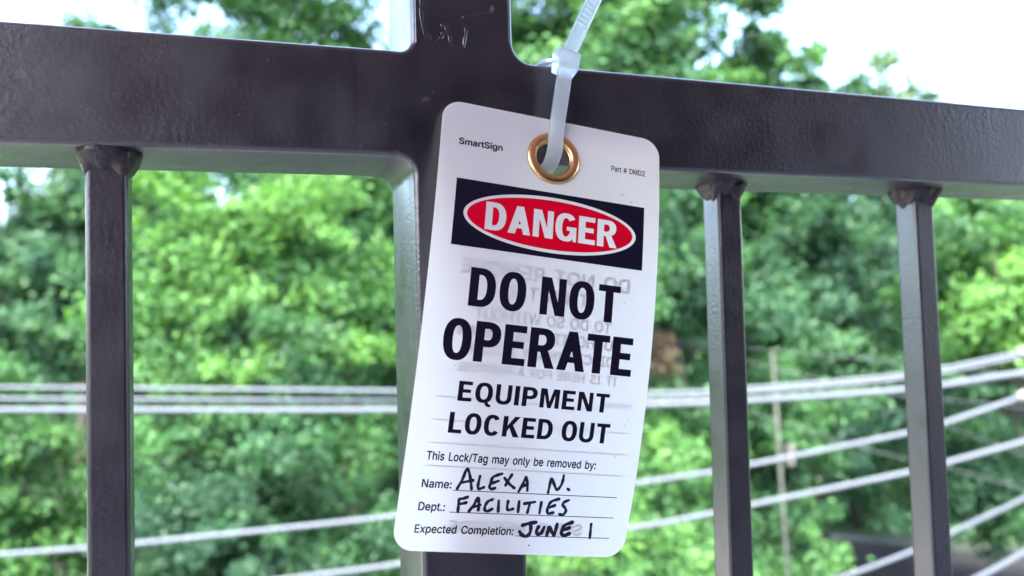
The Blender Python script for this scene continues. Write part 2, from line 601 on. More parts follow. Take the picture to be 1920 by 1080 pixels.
BS = 12.2
for i, (bx_, yf, tl, sp, dp) in enumerate(((-115.6, 9.9, -0.004, 3.3, 7.5), (124.6, 17.5, 0.0099, 3.8, 6.5), (234.9, 15.6, 0.0021, 4.2, 7.0),
                                   (-226.0, 13.0, 0.0, 4.5, 9.0), (344.0, 14.5, 0.0, 5.0, 9.0))):
    zt = (0.78 + 0.0091 * bx_) if bx_ < 0 else (-0.78 + 0.0051 * bx_)
    link('baluster', rounded_bar(BS, 1.5, zt - 0.2, -940, bx_, yf, tl), PAINT, railing, smooth=False)
    link('weld_bead', weld_bead(bx_, yf, BS, tl, 11 + i, zt, sp, dp), WELD, railing, smooth=True)
bm = bmesh.new()
box_bm(bm, (-0.277, 0.022, -0.955), (0.48, 0.034, 0.03))
link('bottom_rail', bm_mesh('bottom_rail', bm), PAINT, railing)
bm = bmesh.new()
box_bm(bm, (0.3945, 0.020, -0.955), (0.72, 0.034, 0.03))
link('bottom_rail', bm_mesh('bottom_rail', bm), PAINT, railing)
for o in railing.children:
    if o.name.startswith('baluster'):
        pass

# dried paint runs on the post above the rail (flattened ridges)
def to_face(px, py, y=0.0):
    d = np.array([(px - 960) / F_PX, 1.0, -(py - 540) / F_PX]) @ CAM_R
    return CAM_C + d * ((y - CAM_C[1]) / d[1])


runs = [[(789, 10), (791, 38), (797, 62), (806, 78), (815, 81), (823, 75), (829, 69), (829, 58)],
        [(797, 66), (803, 60), (807, 74)],
        [(827, 50), (831, 45), (836, 49), (838, 59), (843, 66), (845, 80), (853, 88), (862, 90), (869, 88), (871, 76), (874, 62), (873, 50)],
        [(866, 32), (880, 30), (893, 29), (902, 26), (915, 26), (921, 20), (924, 10)],
        [(785, -30), (789, 0), (790, 12)]]
Vv, Ff = [], []
for P in runs:
    pts = [to_face(*p) for p in P]
    pts = catmull(pts, 4)
    nP = len(pts)
    rad = [(0.75 if 0 < k < nP - 1 else 0.12) * MM * (0.9 + 0.12 * math.sin(k * 0.9)) for k in range(nP)]
    v, f_ = tube(pts, rad, 6)
    o0 = len(Vv)
    Vv += [(a.x, a.y * 0.04, a.z) for a in v]
    Ff += [tuple(i + o0 for i in q_) for q_ in f_]
link('paint_run', mesh_from('paint_run', Vv, Ff), PAINT, railing, smooth=True)
# small rust spot beside the post, on the joint
Vv, Ff = [], []
for cx, cy, rx_, ry_ in ((801, 185, 6, 4), (794, 188, 3.5, 2.5), (812, 173, 3, 2.5)):
    o0 = len(Vv)
    Vv.append(tuple(to_face(cx, cy, -0.00005)))
    for k in range(14):
        a = 2 * math.pi * k / 14
        w = 1 + 0.28 * math.sin(3 * a + cx) + 0.15 * math.sin(5 * a)
        Vv.append(tuple(to_face(cx + rx_ * w * math.cos(a), cy + ry_ * w * math.sin(a), -0.00004)))
    for k in range(14):
        Ff.append((o0, o0 + 1 + k, o0 + 1 + (k + 1) % 14))
link('rust_spot', mesh_from('rust_spot', Vv, Ff), RUST, railing)

# ------------------------------------------------------------------ the tag: curved sheet, everything printed follows it
TK = 0.985
TCEN = np.array([22.35861, -4.67355, -60.97890])
TR = np.array([[0.98695534, 0.05150527, 0.15253313],
               [-0.05777322, 0.99764583, 0.03694651],
               [-0.15027110, -0.04527688, 0.98760751]])
TB, TW, TH, TB3, TT = 8.9427, 84.0699, 155.4547, -0.26112, -1.45233
CMM = CAM_C / MM


def tsurf(u, v, off=0.0):
    """tag coordinates in mm -> world metres; off > 0 stands proud of the front"""
    s = 2 * v / TH
    k = max(0.0, 1 - s * s)
    y = -TB * k - TB3 * s * k + TT * (2 * u / TW) * s
    dyds = 2 * TB * s - TB3 * (1 - 3 * s * s) + TT * 2 * u / TW
    dydv = dyds * 2 / TH
    dydu = TT * 2 / TW * s
    n = np.array([dydu, -1.0, dydv]); n /= np.linalg.norm(n)
    p = np.array([u, y, v]) + n * off
    p = TR @ p + TCEN
    return (CMM + (p - CMM) * TK) * MM


tag_o = empty('lockout_tag', tuple(tsurf(0, 62)))
tag(tag_o, 'white plastic danger tag with brass eyelet hanging in front of the post', 'safety tag')
TILT = 0.0145                               # the print sits slightly askew on the sheet


def flat_bm(loops):
    """fill closed outlines, holes and islands included (even-odd)"""
    pts, edges = [], []
    sc_ = max(abs(c_) for lp in loops for p in lp for c_ in p)
    for lp in loops:
        o = len(pts)
        pts += [Vector((p[0], p[1])) for p in lp]
        edges += [(o + i, o + (i + 1) % len(lp)) for i in range(len(lp))]
    v, _, f, _, _, _ = delaunay_2d_cdt(pts, edges, [], 0, sc_ * 1e-6)
    segs = np.array([(*lp[i - 1], *lp[i]) for lp in loops for i in range(len(lp))], float)
    bm_ = bmesh.new()
    vs = [bm_.verts.new((p.x, p.y, 0)) for p in v]
    for t in f:
        cx = sum(v[i].x for i in t) / len(t); cy = sum(v[i].y for i in t) / len(t)
        x0, y0, x1, y1 = segs.T
        m_ = (y0 <= cy) != (y1 <= cy)
        xx = x0[m_] + (cy - y0[m_]) / (y1[m_] - y0[m_]) * (x1[m_] - x0[m_])
        if int((xx > cx).sum()) % 2:
            bm_.faces.new([vs[i] for i in t])
    bmesh.ops.delete(bm_, geom=[q for q in bm_.verts if not q.link_faces], context='VERTS')
    bmesh.ops.recalc_face_normals(bm_, faces=bm_.faces)
    for q in bm_.faces:
        if q.normal.z < 0: q.normal_flip()
    return bm_


def wrap(bm_, off, name, mat, parent, slice_=2.6, back=False, skew=True):
    if skew:
        for v in bm_.verts:
            v.co.y += TILT * v.co.x
    ys = [v.co.y for v in bm_.verts]
    y = math.ceil(min(ys) / slice_) * slice_
    while y < max(ys):
        bmesh.ops.bisect_plane(bm_, geom=bm_.verts[:] + bm_.edges[:] + bm_.faces[:], plane_co=(0, y, 0), plane_no=(0, 1, 0), dist=1e-5)
        y += slice_
    for v in bm_.verts:
        v.co = Vector(tsurf(v.co.x, v.co.y, off))
    return link(name, bm_mesh(name, bm_, recalc=False), mat, parent)


# --- the sheet itself: outline with round corners and a round hole, front and back faces, rim
HC = (-0.3, 62.3)
HR = 8.2
CR = 7.0
hw_, hh_ = TW / 2, TH / 2
sheet_out = []
for cx, cz, a in ((hw_ - CR, hh_ - CR, 0), (-hw_ + CR, hh_ - CR, 90), (-hw_ + CR, -hh_ + CR, 180), (hw_ - CR, -hh_ + CR, 270)):
    for k in range(13):
        t = math.radians(a + 90 * k / 12)
        sheet_out.append((cx + CR * math.cos(t), cz + CR * math.sin(t)))
hole = [(HC[0] + HR * math.cos(2 * math.pi * k / 48), HC[1] + HR * math.sin(2 * math.pi * k / 48)) for k in range(48)]
THK = 0.25
bm = bmesh.new()
for off in (0.0,):
    b2 = flat_bm([sheet_out, hole])
    y = -hh_ + 2.6
    while y < hh_:
        bmesh.ops.bisect_plane(b2, geom=b2.verts[:] + b2.edges[:] + b2.faces[:], plane_co=(0, y, 0), plane_no=(0, 1, 0), dist=1e-5)
        y += 2.6
    for f_ in b2.faces:
        if (f_.normal.z < 0) == (off == 0.0): f_.normal_flip()
    m_ = {v: bm.verts.new(tsurf(v.co.x, v.co.y, off)) for v in b2.verts}
    bnd = [e for e in b2.edges if e.is_boundary]
    for f_ in b2.faces:
        q_ = bm.faces.new([m_[v] for v in f_.verts])
        q_.smooth = True
    if off == 0.0:
        fb_ = [((e.verts[0].co.x, e.verts[0].co.y), (e.verts[1].co.x, e.verts[1].co.y)) for e in bnd]
    b2.free()
for (a, b) in fb_:
    bm.faces.new([bm.verts.new(tsurf(a[0], a[1], 0)), bm.verts.new(tsurf(b[0], b[1], 0)), bm.verts.new(tsurf(b[0], b[1], -THK)), bm.verts.new(tsurf(a[0], a[1], -THK))])
sheet = link('tag_sheet', bm_mesh('tag_sheet', bm), TAGM, tag_o)

# --- brass eyelet
bm = bmesh.new()
prof = []
for k in range(15):
    a = math.pi * k / 14
    prof.append((8.3 + 1.75 * math.cos(a), 1.25 * math.sin(a) ** 0.8))
prof.append((6.35, 0.0)); prof.append((6.30, -1.0)); prof.append((7.2, -1.25)); prof.append((9.3, -1.2)); prof.append((9.8, -0.6))
nS = 72
rg = []
for k in range(nS):
    a = 2 * math.pi * k / nS
    rg.append([bm.verts.new(tsurf(HC[0] + r_ * math.cos(a), HC[1] + r_ * math.sin(a), o_)) for r_, o_ in prof])
for k in range(nS):
    A_, B_ = rg[k], rg[(k + 1) % nS]
    for j in range(len(prof) - 1):
        f_ = bm.faces.new((A_[j], A_[j + 1], B_[j + 1], B_[j]))
        f_.smooth = True
link('eyelet', bm_mesh('eyelet', bm), BRASS, tag_o)

# --- gothic capitals drawn as outlines (cap height 1)
def sarc(cx, cy, rx_, ry_, a0, a1, n=14, p=2.35):
    out_ = []
    for k in range(n + 1):
        t = math.radians(a0 + (a1 - a0) * k / n)
        c_, s_ = math.cos(t), math.sin(t)
        out_.append((cx + rx_ * math.copysign(abs(c_) ** (2 / p), c_), cy + ry_ * math.copysign(abs(s_) ** (2 / p), s_)))
    return out_


def G(ch, w, S=0.22, B=0.165):
    if ch in 'OQ':
        o_ = [sarc(w / 2, 0.5, w / 2, 0.515, 0, 352, 44), sarc(w / 2, 0.5, w / 2 - S, 0.515 - B, 0, 352, 44)]
        ex = []
        if ch == 'Q': ex = [[(0.50 * w, 0.16), (0.62 * w, -0.12), (0.74 * w, -0.20), (0.94 * w, -0.20), (0.94 * w, -0.075), (0.82 * w, -0.06), (0.70 * w, 0.16)]]
        return [o_] + [[e] for e in ex]
    if ch == 'D':
        return [[[(0, 0)] + sarc(w * .42, .5, w * .58, .5, -90, 90, 24, 2.3) + [(0, 1)],
                 [(S, B)] + sarc(w * .40, .5, w * .60 - S, .5 - B, -90, 90, 24, 2.4) + [(S, 1 - B)]]]
    if ch == 'P':
        return [[[(0, 0), (S, 0), (S, .375)] + sarc(w * .5, .6875, w * .5, .3125, -90, 90, 18, 2.3) + [(0, 1)],
                 [(S, .375 + B)] + sarc(w * .48, .6875, w * .52 - S * .97, .3125 - B * .95, -90, 90, 18, 2.3) + [(S, 1 - B)]]]
    if ch == 'R':
        return [[[(0, 0), (S, 0), (S, .40), (w * .44, .40), (w - S * .98, 0), (w + .03, 0), (w * .735, .445)] + sarc(w * .52, .71, w * .46, .29, -55, 90, 16, 2.3) + [(0, 1)],
                 [(S, .40 + B * .92)] + sarc(w * .48, .70, w * .50 - S, .30 - B * .95, -90, 90, 16, 2.3) + [(S, 1 - B)]]]
    if ch == 'E':
        return [[[(0, 0), (w, 0), (w, B), (S, B), (S, .425), (w * .90, .425), (w * .90, .425 + B * .96), (S, .425 + B * .96), (S, 1 - B), (w * .98, 1 - B), (w * .98, 1), (0, 1)]]]
    if ch == 'L':
        return [[[(0, 0), (w, 0), (w, B), (S, B), (S, 1), (0, 1)]]]
    if ch == 'I':
        return [[[(0, 0), (S, 0), (S, 1), (0, 1)]]]
    if ch == 'T':
        m = w / 2
        return [[[(m - S / 2, 0), (m + S / 2, 0), (m + S / 2, 1 - B), (w, 1 - B), (w, 1), (0, 1), (0, 1 - B), (m - S / 2, 1 - B)]]]
    if ch == 'A':
        a = .24; s_ = S * 1.04; kx = w / 2 - a / 2
        xi = lambda y: s_ + y * kx
        yt = min(.86, (w / 2 - s_ - .012) / kx)
        return [[[(0, 0), (s_, 0), (xi(.205), .205), (w - xi(.205), .205), (w - s_, 0), (w, 0), (w / 2 + a / 2, 1), (w / 2 - a / 2, 1)],
                 [(xi(.355), .355), (w - xi(.355), .355), (w / 2 + .012, yt), (w / 2 - .012, yt)]]]
    if ch == 'N':
        s_ = S * .88
        return [[[(0, 0), (s_, 0), (s_, .66), (w - s_ * 1.28, 0), (w, 0), (w, 1), (w - s_, 1), (w - s_, .36), (s_ * 1.32, 1), (0, 1)]]]
    if ch == 'M':
        s_ = S * .93
        return [[[(0, 0), (s_, 0), (s_, .68), (w / 2 - .09, 0), (w / 2 + .09, 0), (w - s_, .68), (w - s_, 0), (w, 0), (w, 1), (w - s_ * 1.45, 1), (w / 2, .34), (s_ * 1.45, 1), (0, 1)]]]
    if ch == 'U':
        return [[[(0, 1)] + sarc(w / 2, .36, w / 2, .375, 180, 360, 22, 2.3) + [(w, 1), (w - S * .92, 1)] + sarc(w / 2, .36, w / 2 - S * .92, .375 - B, 360, 180, 22, 2.3) + [(S * .92, 1)]]]
    if ch == 'C':
        return [[sarc(w / 2, .5, w / 2, .515, 35, 325, 34) + sarc(w / 2, .5, w / 2 - S, .515 - B, 318, 42, 30)]]
    if ch == 'G':
        return [[sarc(w / 2, .5, w / 2, .515, 36, 300, 32) + [(w * .82, .125), (w * .86, 0), (w, 0), (w, .53), (w * .54, .53), (w * .54, .385), (w - S * .98, .385), (w - S * .98, .29)]
                 + sarc(w / 2, .5, w / 2 - S, .515 - B, 312, 42, 30)]]
    if ch == 'K':
        return [[[(0, 0), (S, 0), (S, .27), (w * .40, .44), (w - S * 1.22, 0), (w + .02, 0), (w * .60, .585), (w, 1), (w - S * 1.2, 1), (S, .545), (S, 1), (0, 1)]]]
    return []


WID = dict(D=.70, O=.72, N=.70, T=.64, P=.67, E=.60, R=.70, A=.78, G=.75, Q=.76, U=.70, I=.22, M=.88, L=.58, C=.72, K=.76)


def word_loops(text, u0, u1, v0, cap, gap=.10, space=.30, wide=1.0, S=.22, B=.165):
    x = 0; items = []
    for i, ch in enumerate(text):
        if ch == ' ':
            x += space; continue
        w = S if ch == 'I' else WID[ch] * wide
        items.append((ch, x, w))
        nxt = text[i + 1] if i + 1 < len(text) else ''
        g = gap - (.07 if ch + nxt in ('AT', 'LO', 'RA', 'PE', 'DA', 'AN') and ch + nxt in ('AT',) else 0)
        x += w + g
    total = items[-1][1] + items[-1][2]
    sx = (u1 - u0) / (total * cap)
    out_ = []
    for ch, x0, w in items:
        for shape in G(ch, w, S, B):
            out_.append([[(u0 + (x0 + p[0]) * cap * sx, v0 + p[1] * cap) for p in lp] for lp in shape])
    return out_


def lettering(name, shapes, off, mat):
    bm_ = bmesh.new()
    for i, sh in enumerate(shapes):
        t = flat_bm(sh)
        m_ = {v: bm_.verts.new((v.co.x, v.co.y, 0)) for v in t.verts}
        for f_ in t.faces: bm_.faces.new([m_[v] for v in f_.verts])
        t.free()
    return wrap(bm_, off, name, mat, tag_o)


# panel with an oval opening; oval with the letters left open to the bare tag
EC = (0.45, 36.85)
ell = lambda a, b: [(EC[0] + a * math.cos(2 * math.pi * k / 96), EC[1] + b * math.sin(2 * math.pi * k / 96)) for k in range(96)]
rect = [(-35.25, 24.85), (35.95, 24.85), (35.95, 48.9), (-35.25, 48.9)]
wrap(flat_bm([rect, ell(32.4, 10.25)]), 0.03, 'black_panel', INK, tag_o)
dl = word_loops('DANGER', -24.1, 25.2, 31.75, 10.15, gap=.075, wide=1.02, S=.245, B=.178)
wrap(flat_bm([ell(31.1, 9.05)] + [lp for sh in dl for lp in sh]), 0.03, 'red_oval', REDM, tag_o)
lettering('headline_lettering', word_loops('DO NOT', -27.4, 28.1, 4.6, 13.3, gap=.105, space=.30, S=.238, B=.178), 0.03, INK)
lettering('headline_lettering', word_loops('OPERATE', -34.4, 34.7, -13.8, 13.65, gap=.085, S=.238, B=.178), 0.03, INK)
lettering('subline_lettering', word_loops('EQUIPMENT', -27.2, 27.6, -27.2, 6.6, gap=.15, wide=1.12, S=.235, B=.18), 0.03, INK)
lettering('subline_lettering', word_loops('LOCKED OUT', -29.0, 29.2, -37.9, 6.9, gap=.13, space=.34, wide=1.1, S=.235, B=.18), 0.03, INK)

# --- small print with the built-in font
FONT = {}
for _row in """ |280|
#|440|115,0 138,140 265,140 242,0 294,0 317,140 391,140 400,192 325,192 346,316 421,316 429,368 354,368 377,509 326,509 303,368 175,368 198,509 147,509 124,368 49,368 40,316 116,316 95,192 19,192 10,140 87,140 64,0;274,192 146,192 167,316 294,316
.|188|50,41 53,24 63,9 78,-1 95,-4 113,-1 128,9 138,24 141,41 138,59 128,73 113,83 95,87 78,83 63,73 53,59
/|249|235,533 178,533 14,-76 71,-76
2|453|127,362 130,390 139,413 153,433 172,447 196,457 224,460 250,457 273,449 293,436 308,419 317,397 320,371 318,348 311,327 299,305 282,282 64,47 64,0 389,0 389,57 153,57 153,60 267,180 336,259 357,290 371,318 378,345 381,372 376,411 361,445 337,474 306,497 268,511 225,516 182,511 143,496 111,473 86,442 71,405 66,362
:|188|50,41 53,24 63,9 78,-1 95,-4 113,-1 128,9 138,24 141,41 138,59 128,73 113,83 95,87 78,83 63,73 53,59;50,316 53,299 63,284 78,274 95,271 113,274 128,284 138,299 141,316 138,334 128,349 113,359 95,362 78,359 63,349 53,334
A|480|16,0 85,0 135,142 344,142 395,0 463,0 276,509 201,509;191,302 239,456 264,372 287,302 324,199 155,199
C|510|70,115 92,79 119,49 150,25 186,7 225,-3 267,-7 305,-4 341,5 373,19 402,38 428,62 448,91 463,124 473,160 408,160 401,136 389,114 375,96 357,81 337,69 315,60 292,55 267,53 223,59 184,76 151,105 125,145 109,194 103,254 109,314 125,364 150,403 184,432 223,450 267,456 292,454 315,449 337,440 357,428 375,413 389,395 401,373 408,348 473,348 463,385 448,418 427,447 402,471 373,490 340,504 305,513 267,516 225,512 186,501 150,484 119,459 92,429 70,393 53,352 44,305 40,254 44,203 53,157
D|502|60,509 60,0 219,0 268,3 312,14 351,31 384,54 411,83 433,119 449,159 458,205 462,255 458,306 449,351 433,391 399,441 353,478 315,495 273,505 225,509;318,81 272,63 215,57 125,57 125,452 221,452 275,446 320,428 354,399 379,361 394,312 399,255 394,198 379,149 354,110
E|419|125,57 125,229 355,229 355,286 125,286 125,452 372,452 372,509 60,509 60,0 375,0 375,57
F|410|125,0 125,221 346,221 346,278 125,278 125,452 369,452 369,509 60,509 60,0
G|520|69,116 91,79 118,49 149,25 185,7 225,-3 269,-7 326,0 377,19 419,50 451,91 471,141 478,200 478,256 283,256 283,199 415,199 410,160 396,123 374,93 345,71 309,57 269,53 224,59 184,76 151,105 125,145 109,194 103,254 109,314 125,364 150,404 183,432 222,450 265,456 291,454 315,448 337,439 356,427 373,411 387,393 399,372 408,349 474,349 465,384 449,416 429,445 403,469 374,489 340,504 304,513 265,516 223,512 184,501 149,484 117,459 91,429 69,393 53,352 43,305 40,254 43,203 53,157
H|517|60,0 125,0 125,232 392,232 392,0 457,0 457,509 392,509 392,289 125,289 125,509 60,509
I|300|31,57 31,0 269,0 269,57 183,57 183,452 269,452 269,509 31,509 31,452 118,452 118,57
K|467|60,509 60,0 125,0 125,167 198,245 372,0 449,0 243,289 448,509 364,509 174,303 124,242 125,509
L|393|60,509 60,0 361,0 361,57 125,57 125,509
M|628|122,0 120,435 170,291 286,0 342,0 482,363 507,436 504,291 504,0 568,0 568,509 476,509 352,187 315,73 277,187 152,509 60,509 60,0
N|523|120,431 202,290 387,0 463,0 463,509 399,509 399,157 403,76 388,107 343,183 136,509 60,509 60,0 125,0 125,291
O|533|70,115 92,79 119,49 150,25 186,7 225,-3 267,-7 309,-3 348,7 384,25 415,49 442,79 464,115 480,157 490,203 493,254 490,305 480,352 464,393 442,429 415,459 384,484 348,501 309,512 267,516 225,512 186,501 150,484 119,459 92,429 70,393 53,352 44,305 40,254 44,203 53,157;125,144 109,194 103,254 109,314 125,364 151,404 184,433 223,450 267,456 310,450 349,433 383,404 408,365 425,314 430,254 425,194 408,144 383,105 349,76 310,59 267,53 223,59 184,76 151,105
P|445|60,509 60,0 125,0 125,186 235,186 289,191 332,207 366,233 390,265 404,304 409,348 404,391 390,430 366,462 332,487 289,503 235,509;125,242 125,452 232,452 268,449 297,439 318,423 333,402 342,376 344,348 342,319 333,294 318,272 297,256 269,246 233,242
Q|533|70,115 92,79 119,49 150,25 186,7 225,-3 267,-7 309,-3 348,7 357,12 401,-48 468,-48 403,40 415,49 442,79 464,115 480,157 490,203 493,254 490,305 480,352 464,393 442,429 415,459 384,484 348,501 309,512 267,516 225,512 186,501 150,484 119,459 92,429 70,393 53,352 44,305 40,254 44,203 53,157;125,144 109,194 103,254 109,314 125,364 151,404 184,433 223,450 267,456 310,450 349,433 383,404 408,365 425,314 430,254 425,194 408,144 383,105 365,90 313,159 245,159 318,63 310,59 267,53 223,59 184,76 151,105
R|449|60,509 60,0 125,0 125,198 246,199 353,0 428,0 313,211 333,217 367,240 390,271 405,309 409,352 405,395 390,433 367,465 333,489 290,504 236,509;125,255 125,452 233,452 269,449 298,440 319,425 334,405 342,380 345,352 342,324 334,300 319,281 298,267 269,258 234,255
S|447|64,60 91,31 128,9 172,-4 224,-9 278,-4 323,11 360,34 386,64 403,99 408,139 405,171 395,198 379,220 359,238 336,252 312,264 264,279 212,293 169,308 148,319 131,334 119,352 115,376 118,398 129,418 145,435 167,448 194,456 225,459 267,453 302,437 326,412 337,378 401,378 394,415 377,449 351,476 316,498 275,511 227,516 180,511 138,498 102,476 75,448 58,413 52,372 60,326 86,289 128,260 184,239 245,222 296,205 316,193 332,179 342,161 346,139 341,114 329,92 311,74 286,60 257,52 224,49 194,52 166,59 142,71 123,88 110,110 104,137 38,137 46,96
T|449|32,509 32,452 193,452 193,0 257,0 257,452 417,452 417,509
U|517|60,509 60,173 66,124 85,80 114,43 154,15 203,-2 259,-8 315,-2 363,15 403,43 433,80 451,124 457,173 457,509 393,509 393,178 389,144 377,113 357,87 331,68 298,56 259,52 220,56 187,68 160,87 141,113 128,144 124,178 124,509
V|480|84,509 16,509 204,0 278,0 463,509 395,509 267,138 241,52 192,206
W|686|16,509 155,0 230,0 318,323 335,395 343,437 351,391 368,323 455,0 530,0 670,509 603,509 510,145 492,62 462,196 380,509 306,509 211,145 193,61 187,94 163,196 82,509
Y|472|91,509 16,509 203,208 203,0 268,0 268,208 455,509 381,509 280,344 251,293 237,260 222,292 192,344
a|389|48,45 68,22 94,5 126,-5 160,-9 190,-6 215,1 236,12 252,25 272,52 277,52 277,0 337,0 337,251 333,290 322,320 306,343 286,360 263,372 239,379 194,384 163,382 133,375 104,364 79,346 57,322 41,291 100,274 107,288 118,301 132,313 149,322 171,329 196,331 220,329 240,322 256,311 267,297 273,279 276,255 273,243 265,235 252,230 178,220 125,211 100,203 78,193 58,179 43,161 34,138 30,108 35,73;102,72 94,87 92,105 95,124 103,139 117,150 134,159 175,168 231,176 259,182 276,190 276,138 272,115 263,93 248,74 228,59 202,49 170,45 149,47 130,52 114,61
b|424|53,0 112,0 112,59 118,59 138,31 153,17 172,4 198,-5 229,-8 274,-2 313,16 346,45 370,84 385,133 390,189 385,245 370,293 345,332 313,361 274,378 229,384 197,381 171,373 152,360 137,346 118,319 114,319 114,509 53,509;125,115 116,150 113,189 116,229 125,263 140,291 161,312 188,325 220,330 253,325 280,311 301,290 316,261 325,227 328,189 325,151 316,117 301,88 279,66 253,51 220,47 188,51 162,65 140,86
c|396|40,133 56,85 82,46 117,16 159,-2 207,-8 235,-6 261,-1 285,9 306,21 325,37 341,56 354,78 363,102 304,117 292,89 271,66 243,52 207,46 173,51 145,66 124,89 108,117 99,151 96,187 99,224 108,258 124,287 145,310 173,325 207,330 242,325 270,311 290,289 303,262 362,277 353,301 340,322 324,341 305,356 284,368 260,377 234,383 207,384 159,378 117,360 82,330 56,291 40,243 34,187
d|424|39,133 55,84 79,45 111,16 151,-2 195,-8 227,-5 252,4 272,17 287,31 307,59 313,59 313,0 372,0 372,509 311,509 311,319 306,319 287,346 272,360 253,373 228,381 196,384 151,378 112,361 79,332 55,293 39,245 34,189;109,117 99,151 96,189 99,227 108,261 124,290 145,311 172,325 205,330 237,325 263,312 284,291 300,263 309,229 312,189 309,150 299,115 284,86 263,65 236,51 205,47 172,51 145,66 124,88
e|404|34,187 40,132 56,85 82,46 117,16 161,-2 212,-8 249,-5 283,4 311,19 335,39 353,63 365,91 306,105 297,88 285,73 271,61 254,53 234,48 212,46 179,50 151,61 128,80 110,106 100,139 97,169 371,169 371,194 368,242 357,282 341,315 319,341 294,361 266,374 236,382 205,384 157,378 115,359 81,329 55,290 39,242;99,241 109,270 125,294 146,313 173,326 205,330 237,326 263,314 283,294 298,269 307,237 308,221 97,221
g|425|51,-69 64,-91 82,-110 105,-127 134,-140 168,-148 207,-151 251,-147 291,-136 324,-117 350,-90 367,-54 372,-9 372,379 313,379 313,319 308,319 288,346 273,360 253,373 228,382 196,384 152,378 112,361 80,332 55,293 39,246 34,191 39,136 55,90 80,53 113,27 152,10 195,5 227,8 252,16 272,28 287,41 306,68 311,68 311,-6 304,-47 282,-75 249,-92 207,-97 178,-95 154,-88 136,-78 122,-66 101,-41;109,123 99,155 96,193 99,229 109,262 124,290 145,312 172,325 205,330 237,325 264,312 285,291 300,264 309,231 312,193 309,154 300,121 285,95 264,75 237,63 205,59 172,63 145,76 124,96
h|410|53,509 53,0 114,0 114,227 117,257 126,283 141,303 161,317 184,326 210,329 246,323 273,304 290,275 296,235 296,0 357,0 357,240 353,285 341,321 321,349 295,369 264,380 227,384 187,379 152,362 124,332 114,312 114,509
i|167|67,446 84,443 100,446 114,455 123,468 126,483 123,499 114,512 100,521 84,524 67,521 54,512 44,499 41,483 44,468 54,455;53,379 53,0 114,0 114,379
k|381|114,212 114,509 53,509 53,0 114,0 114,141 154,178 294,0 372,0 201,216 360,379 284,379 121,212
l|189|53,84 58,47 74,20 101,3 139,-2 162,-1 181,3 170,54 146,52 130,54 120,62 115,77 114,509 53,509
m|610|132,346 118,323 112,306 112,379 53,379 53,0 114,0 114,238 117,266 126,289 140,307 158,320 178,328 199,330 229,326 253,311 269,288 274,260 274,0 335,0 335,247 338,270 345,290 358,307 374,320 395,328 419,330 447,326 473,313 490,289 496,254 496,0 557,0 557,255 553,296 541,328 522,354 497,372 468,383 437,386 407,383 381,375 357,361 337,343 322,321 317,308 309,331 287,361 257,380 219,386 195,384 172,376 151,363
n|410|114,0 114,227 117,257 126,283 141,303 161,317 184,326 210,329 246,323 273,304 290,275 296,235 296,0 357,0 357,240 353,285 341,321 321,349 295,369 264,380 227,384 187,379 152,362 124,332 112,307 112,379 53,379 53,0
o|415|40,133 56,85 82,46 117,16 159,-2 207,-8 256,-2 299,16 333,46 359,85 376,133 381,187 376,243 359,291 333,330 299,360 256,378 207,384 159,378 117,360 82,330 56,291 40,243 34,187;108,117 99,151 96,187 99,224 108,258 124,287 145,310 173,325 207,330 242,325 270,310 292,287 307,258 316,224 319,187 316,151 307,117 292,89 270,66 242,51 207,46 173,51 145,66 124,89
p|424|112,319 112,379 53,379 53,-143 114,-143 114,59 118,59 138,31 153,17 173,4 198,-5 229,-8 274,-2 313,16 346,45 370,84 385,133 390,189 385,245 370,293 345,332 313,361 274,378 229,384 197,381 171,373 152,360 137,346 118,319;125,115 116,150 113,189 116,229 125,263 140,291 161,312 188,325 220,330 253,325 280,311 301,290 316,261 325,227 328,189 325,151 316,117 301,88 279,66 253,51 220,47 188,51 162,65 140,86
r|259|112,321 112,379 53,379 53,0 114,0 114,237 117,262 126,284 140,301 159,315 182,323 207,326 243,322 243,384 213,385 181,380 152,367 130,347 115,321
s|365|62,38 84,18 112,3 145,-5 182,-8 223,-5 260,6 290,24 312,47 326,75 331,107 325,142 306,171 275,194 229,209 172,223 144,232 124,243 112,258 109,277 114,299 131,317 156,329 187,333 219,328 243,316 258,298 268,277 324,290 314,316 299,339 279,358 254,372 223,381 187,384 149,381 115,370 87,354 65,332 51,305 47,274 53,237 72,208 104,186 149,170 212,155 237,147 254,136 265,121 268,103 262,81 244,62 217,50 181,45 150,49 124,60 105,79 94,107 36,94 45,63
t|227|65,93 72,52 92,21 125,2 168,-4 192,-3 213,2 202,54 170,50 150,53 136,61 128,76 126,98 126,327 204,327 204,379 126,379 126,471 65,471 65,379 6,379 6,327 65,327
v|389|165,155 84,379 17,379 163,0 226,0 371,379 305,379 224,155 195,59
x|379|21,0 91,0 148,85 189,155 231,85 287,0 358,0 224,192 352,379 282,379 233,306 191,233 147,306 100,379 29,379 155,195
y|389|88,-90 61,-86 47,-139 65,-143 91,-145 117,-143 139,-136 159,-124 177,-107 191,-85 204,-58 371,379 305,379 224,155 202,87 195,60 165,155 84,379 17,379 163,-1 151,-36 141,-58 130,-74 118,-84 104,-89""".split('\n'):
    _c, _a, _l = (_row[0],) + tuple(_row[2:].split('|'))
    FONT[_c] = (int(_a), [[tuple(float(q) for q in p.split(',')) for p in l.split(' ')] for l in _l.split(';')] if _l else [])


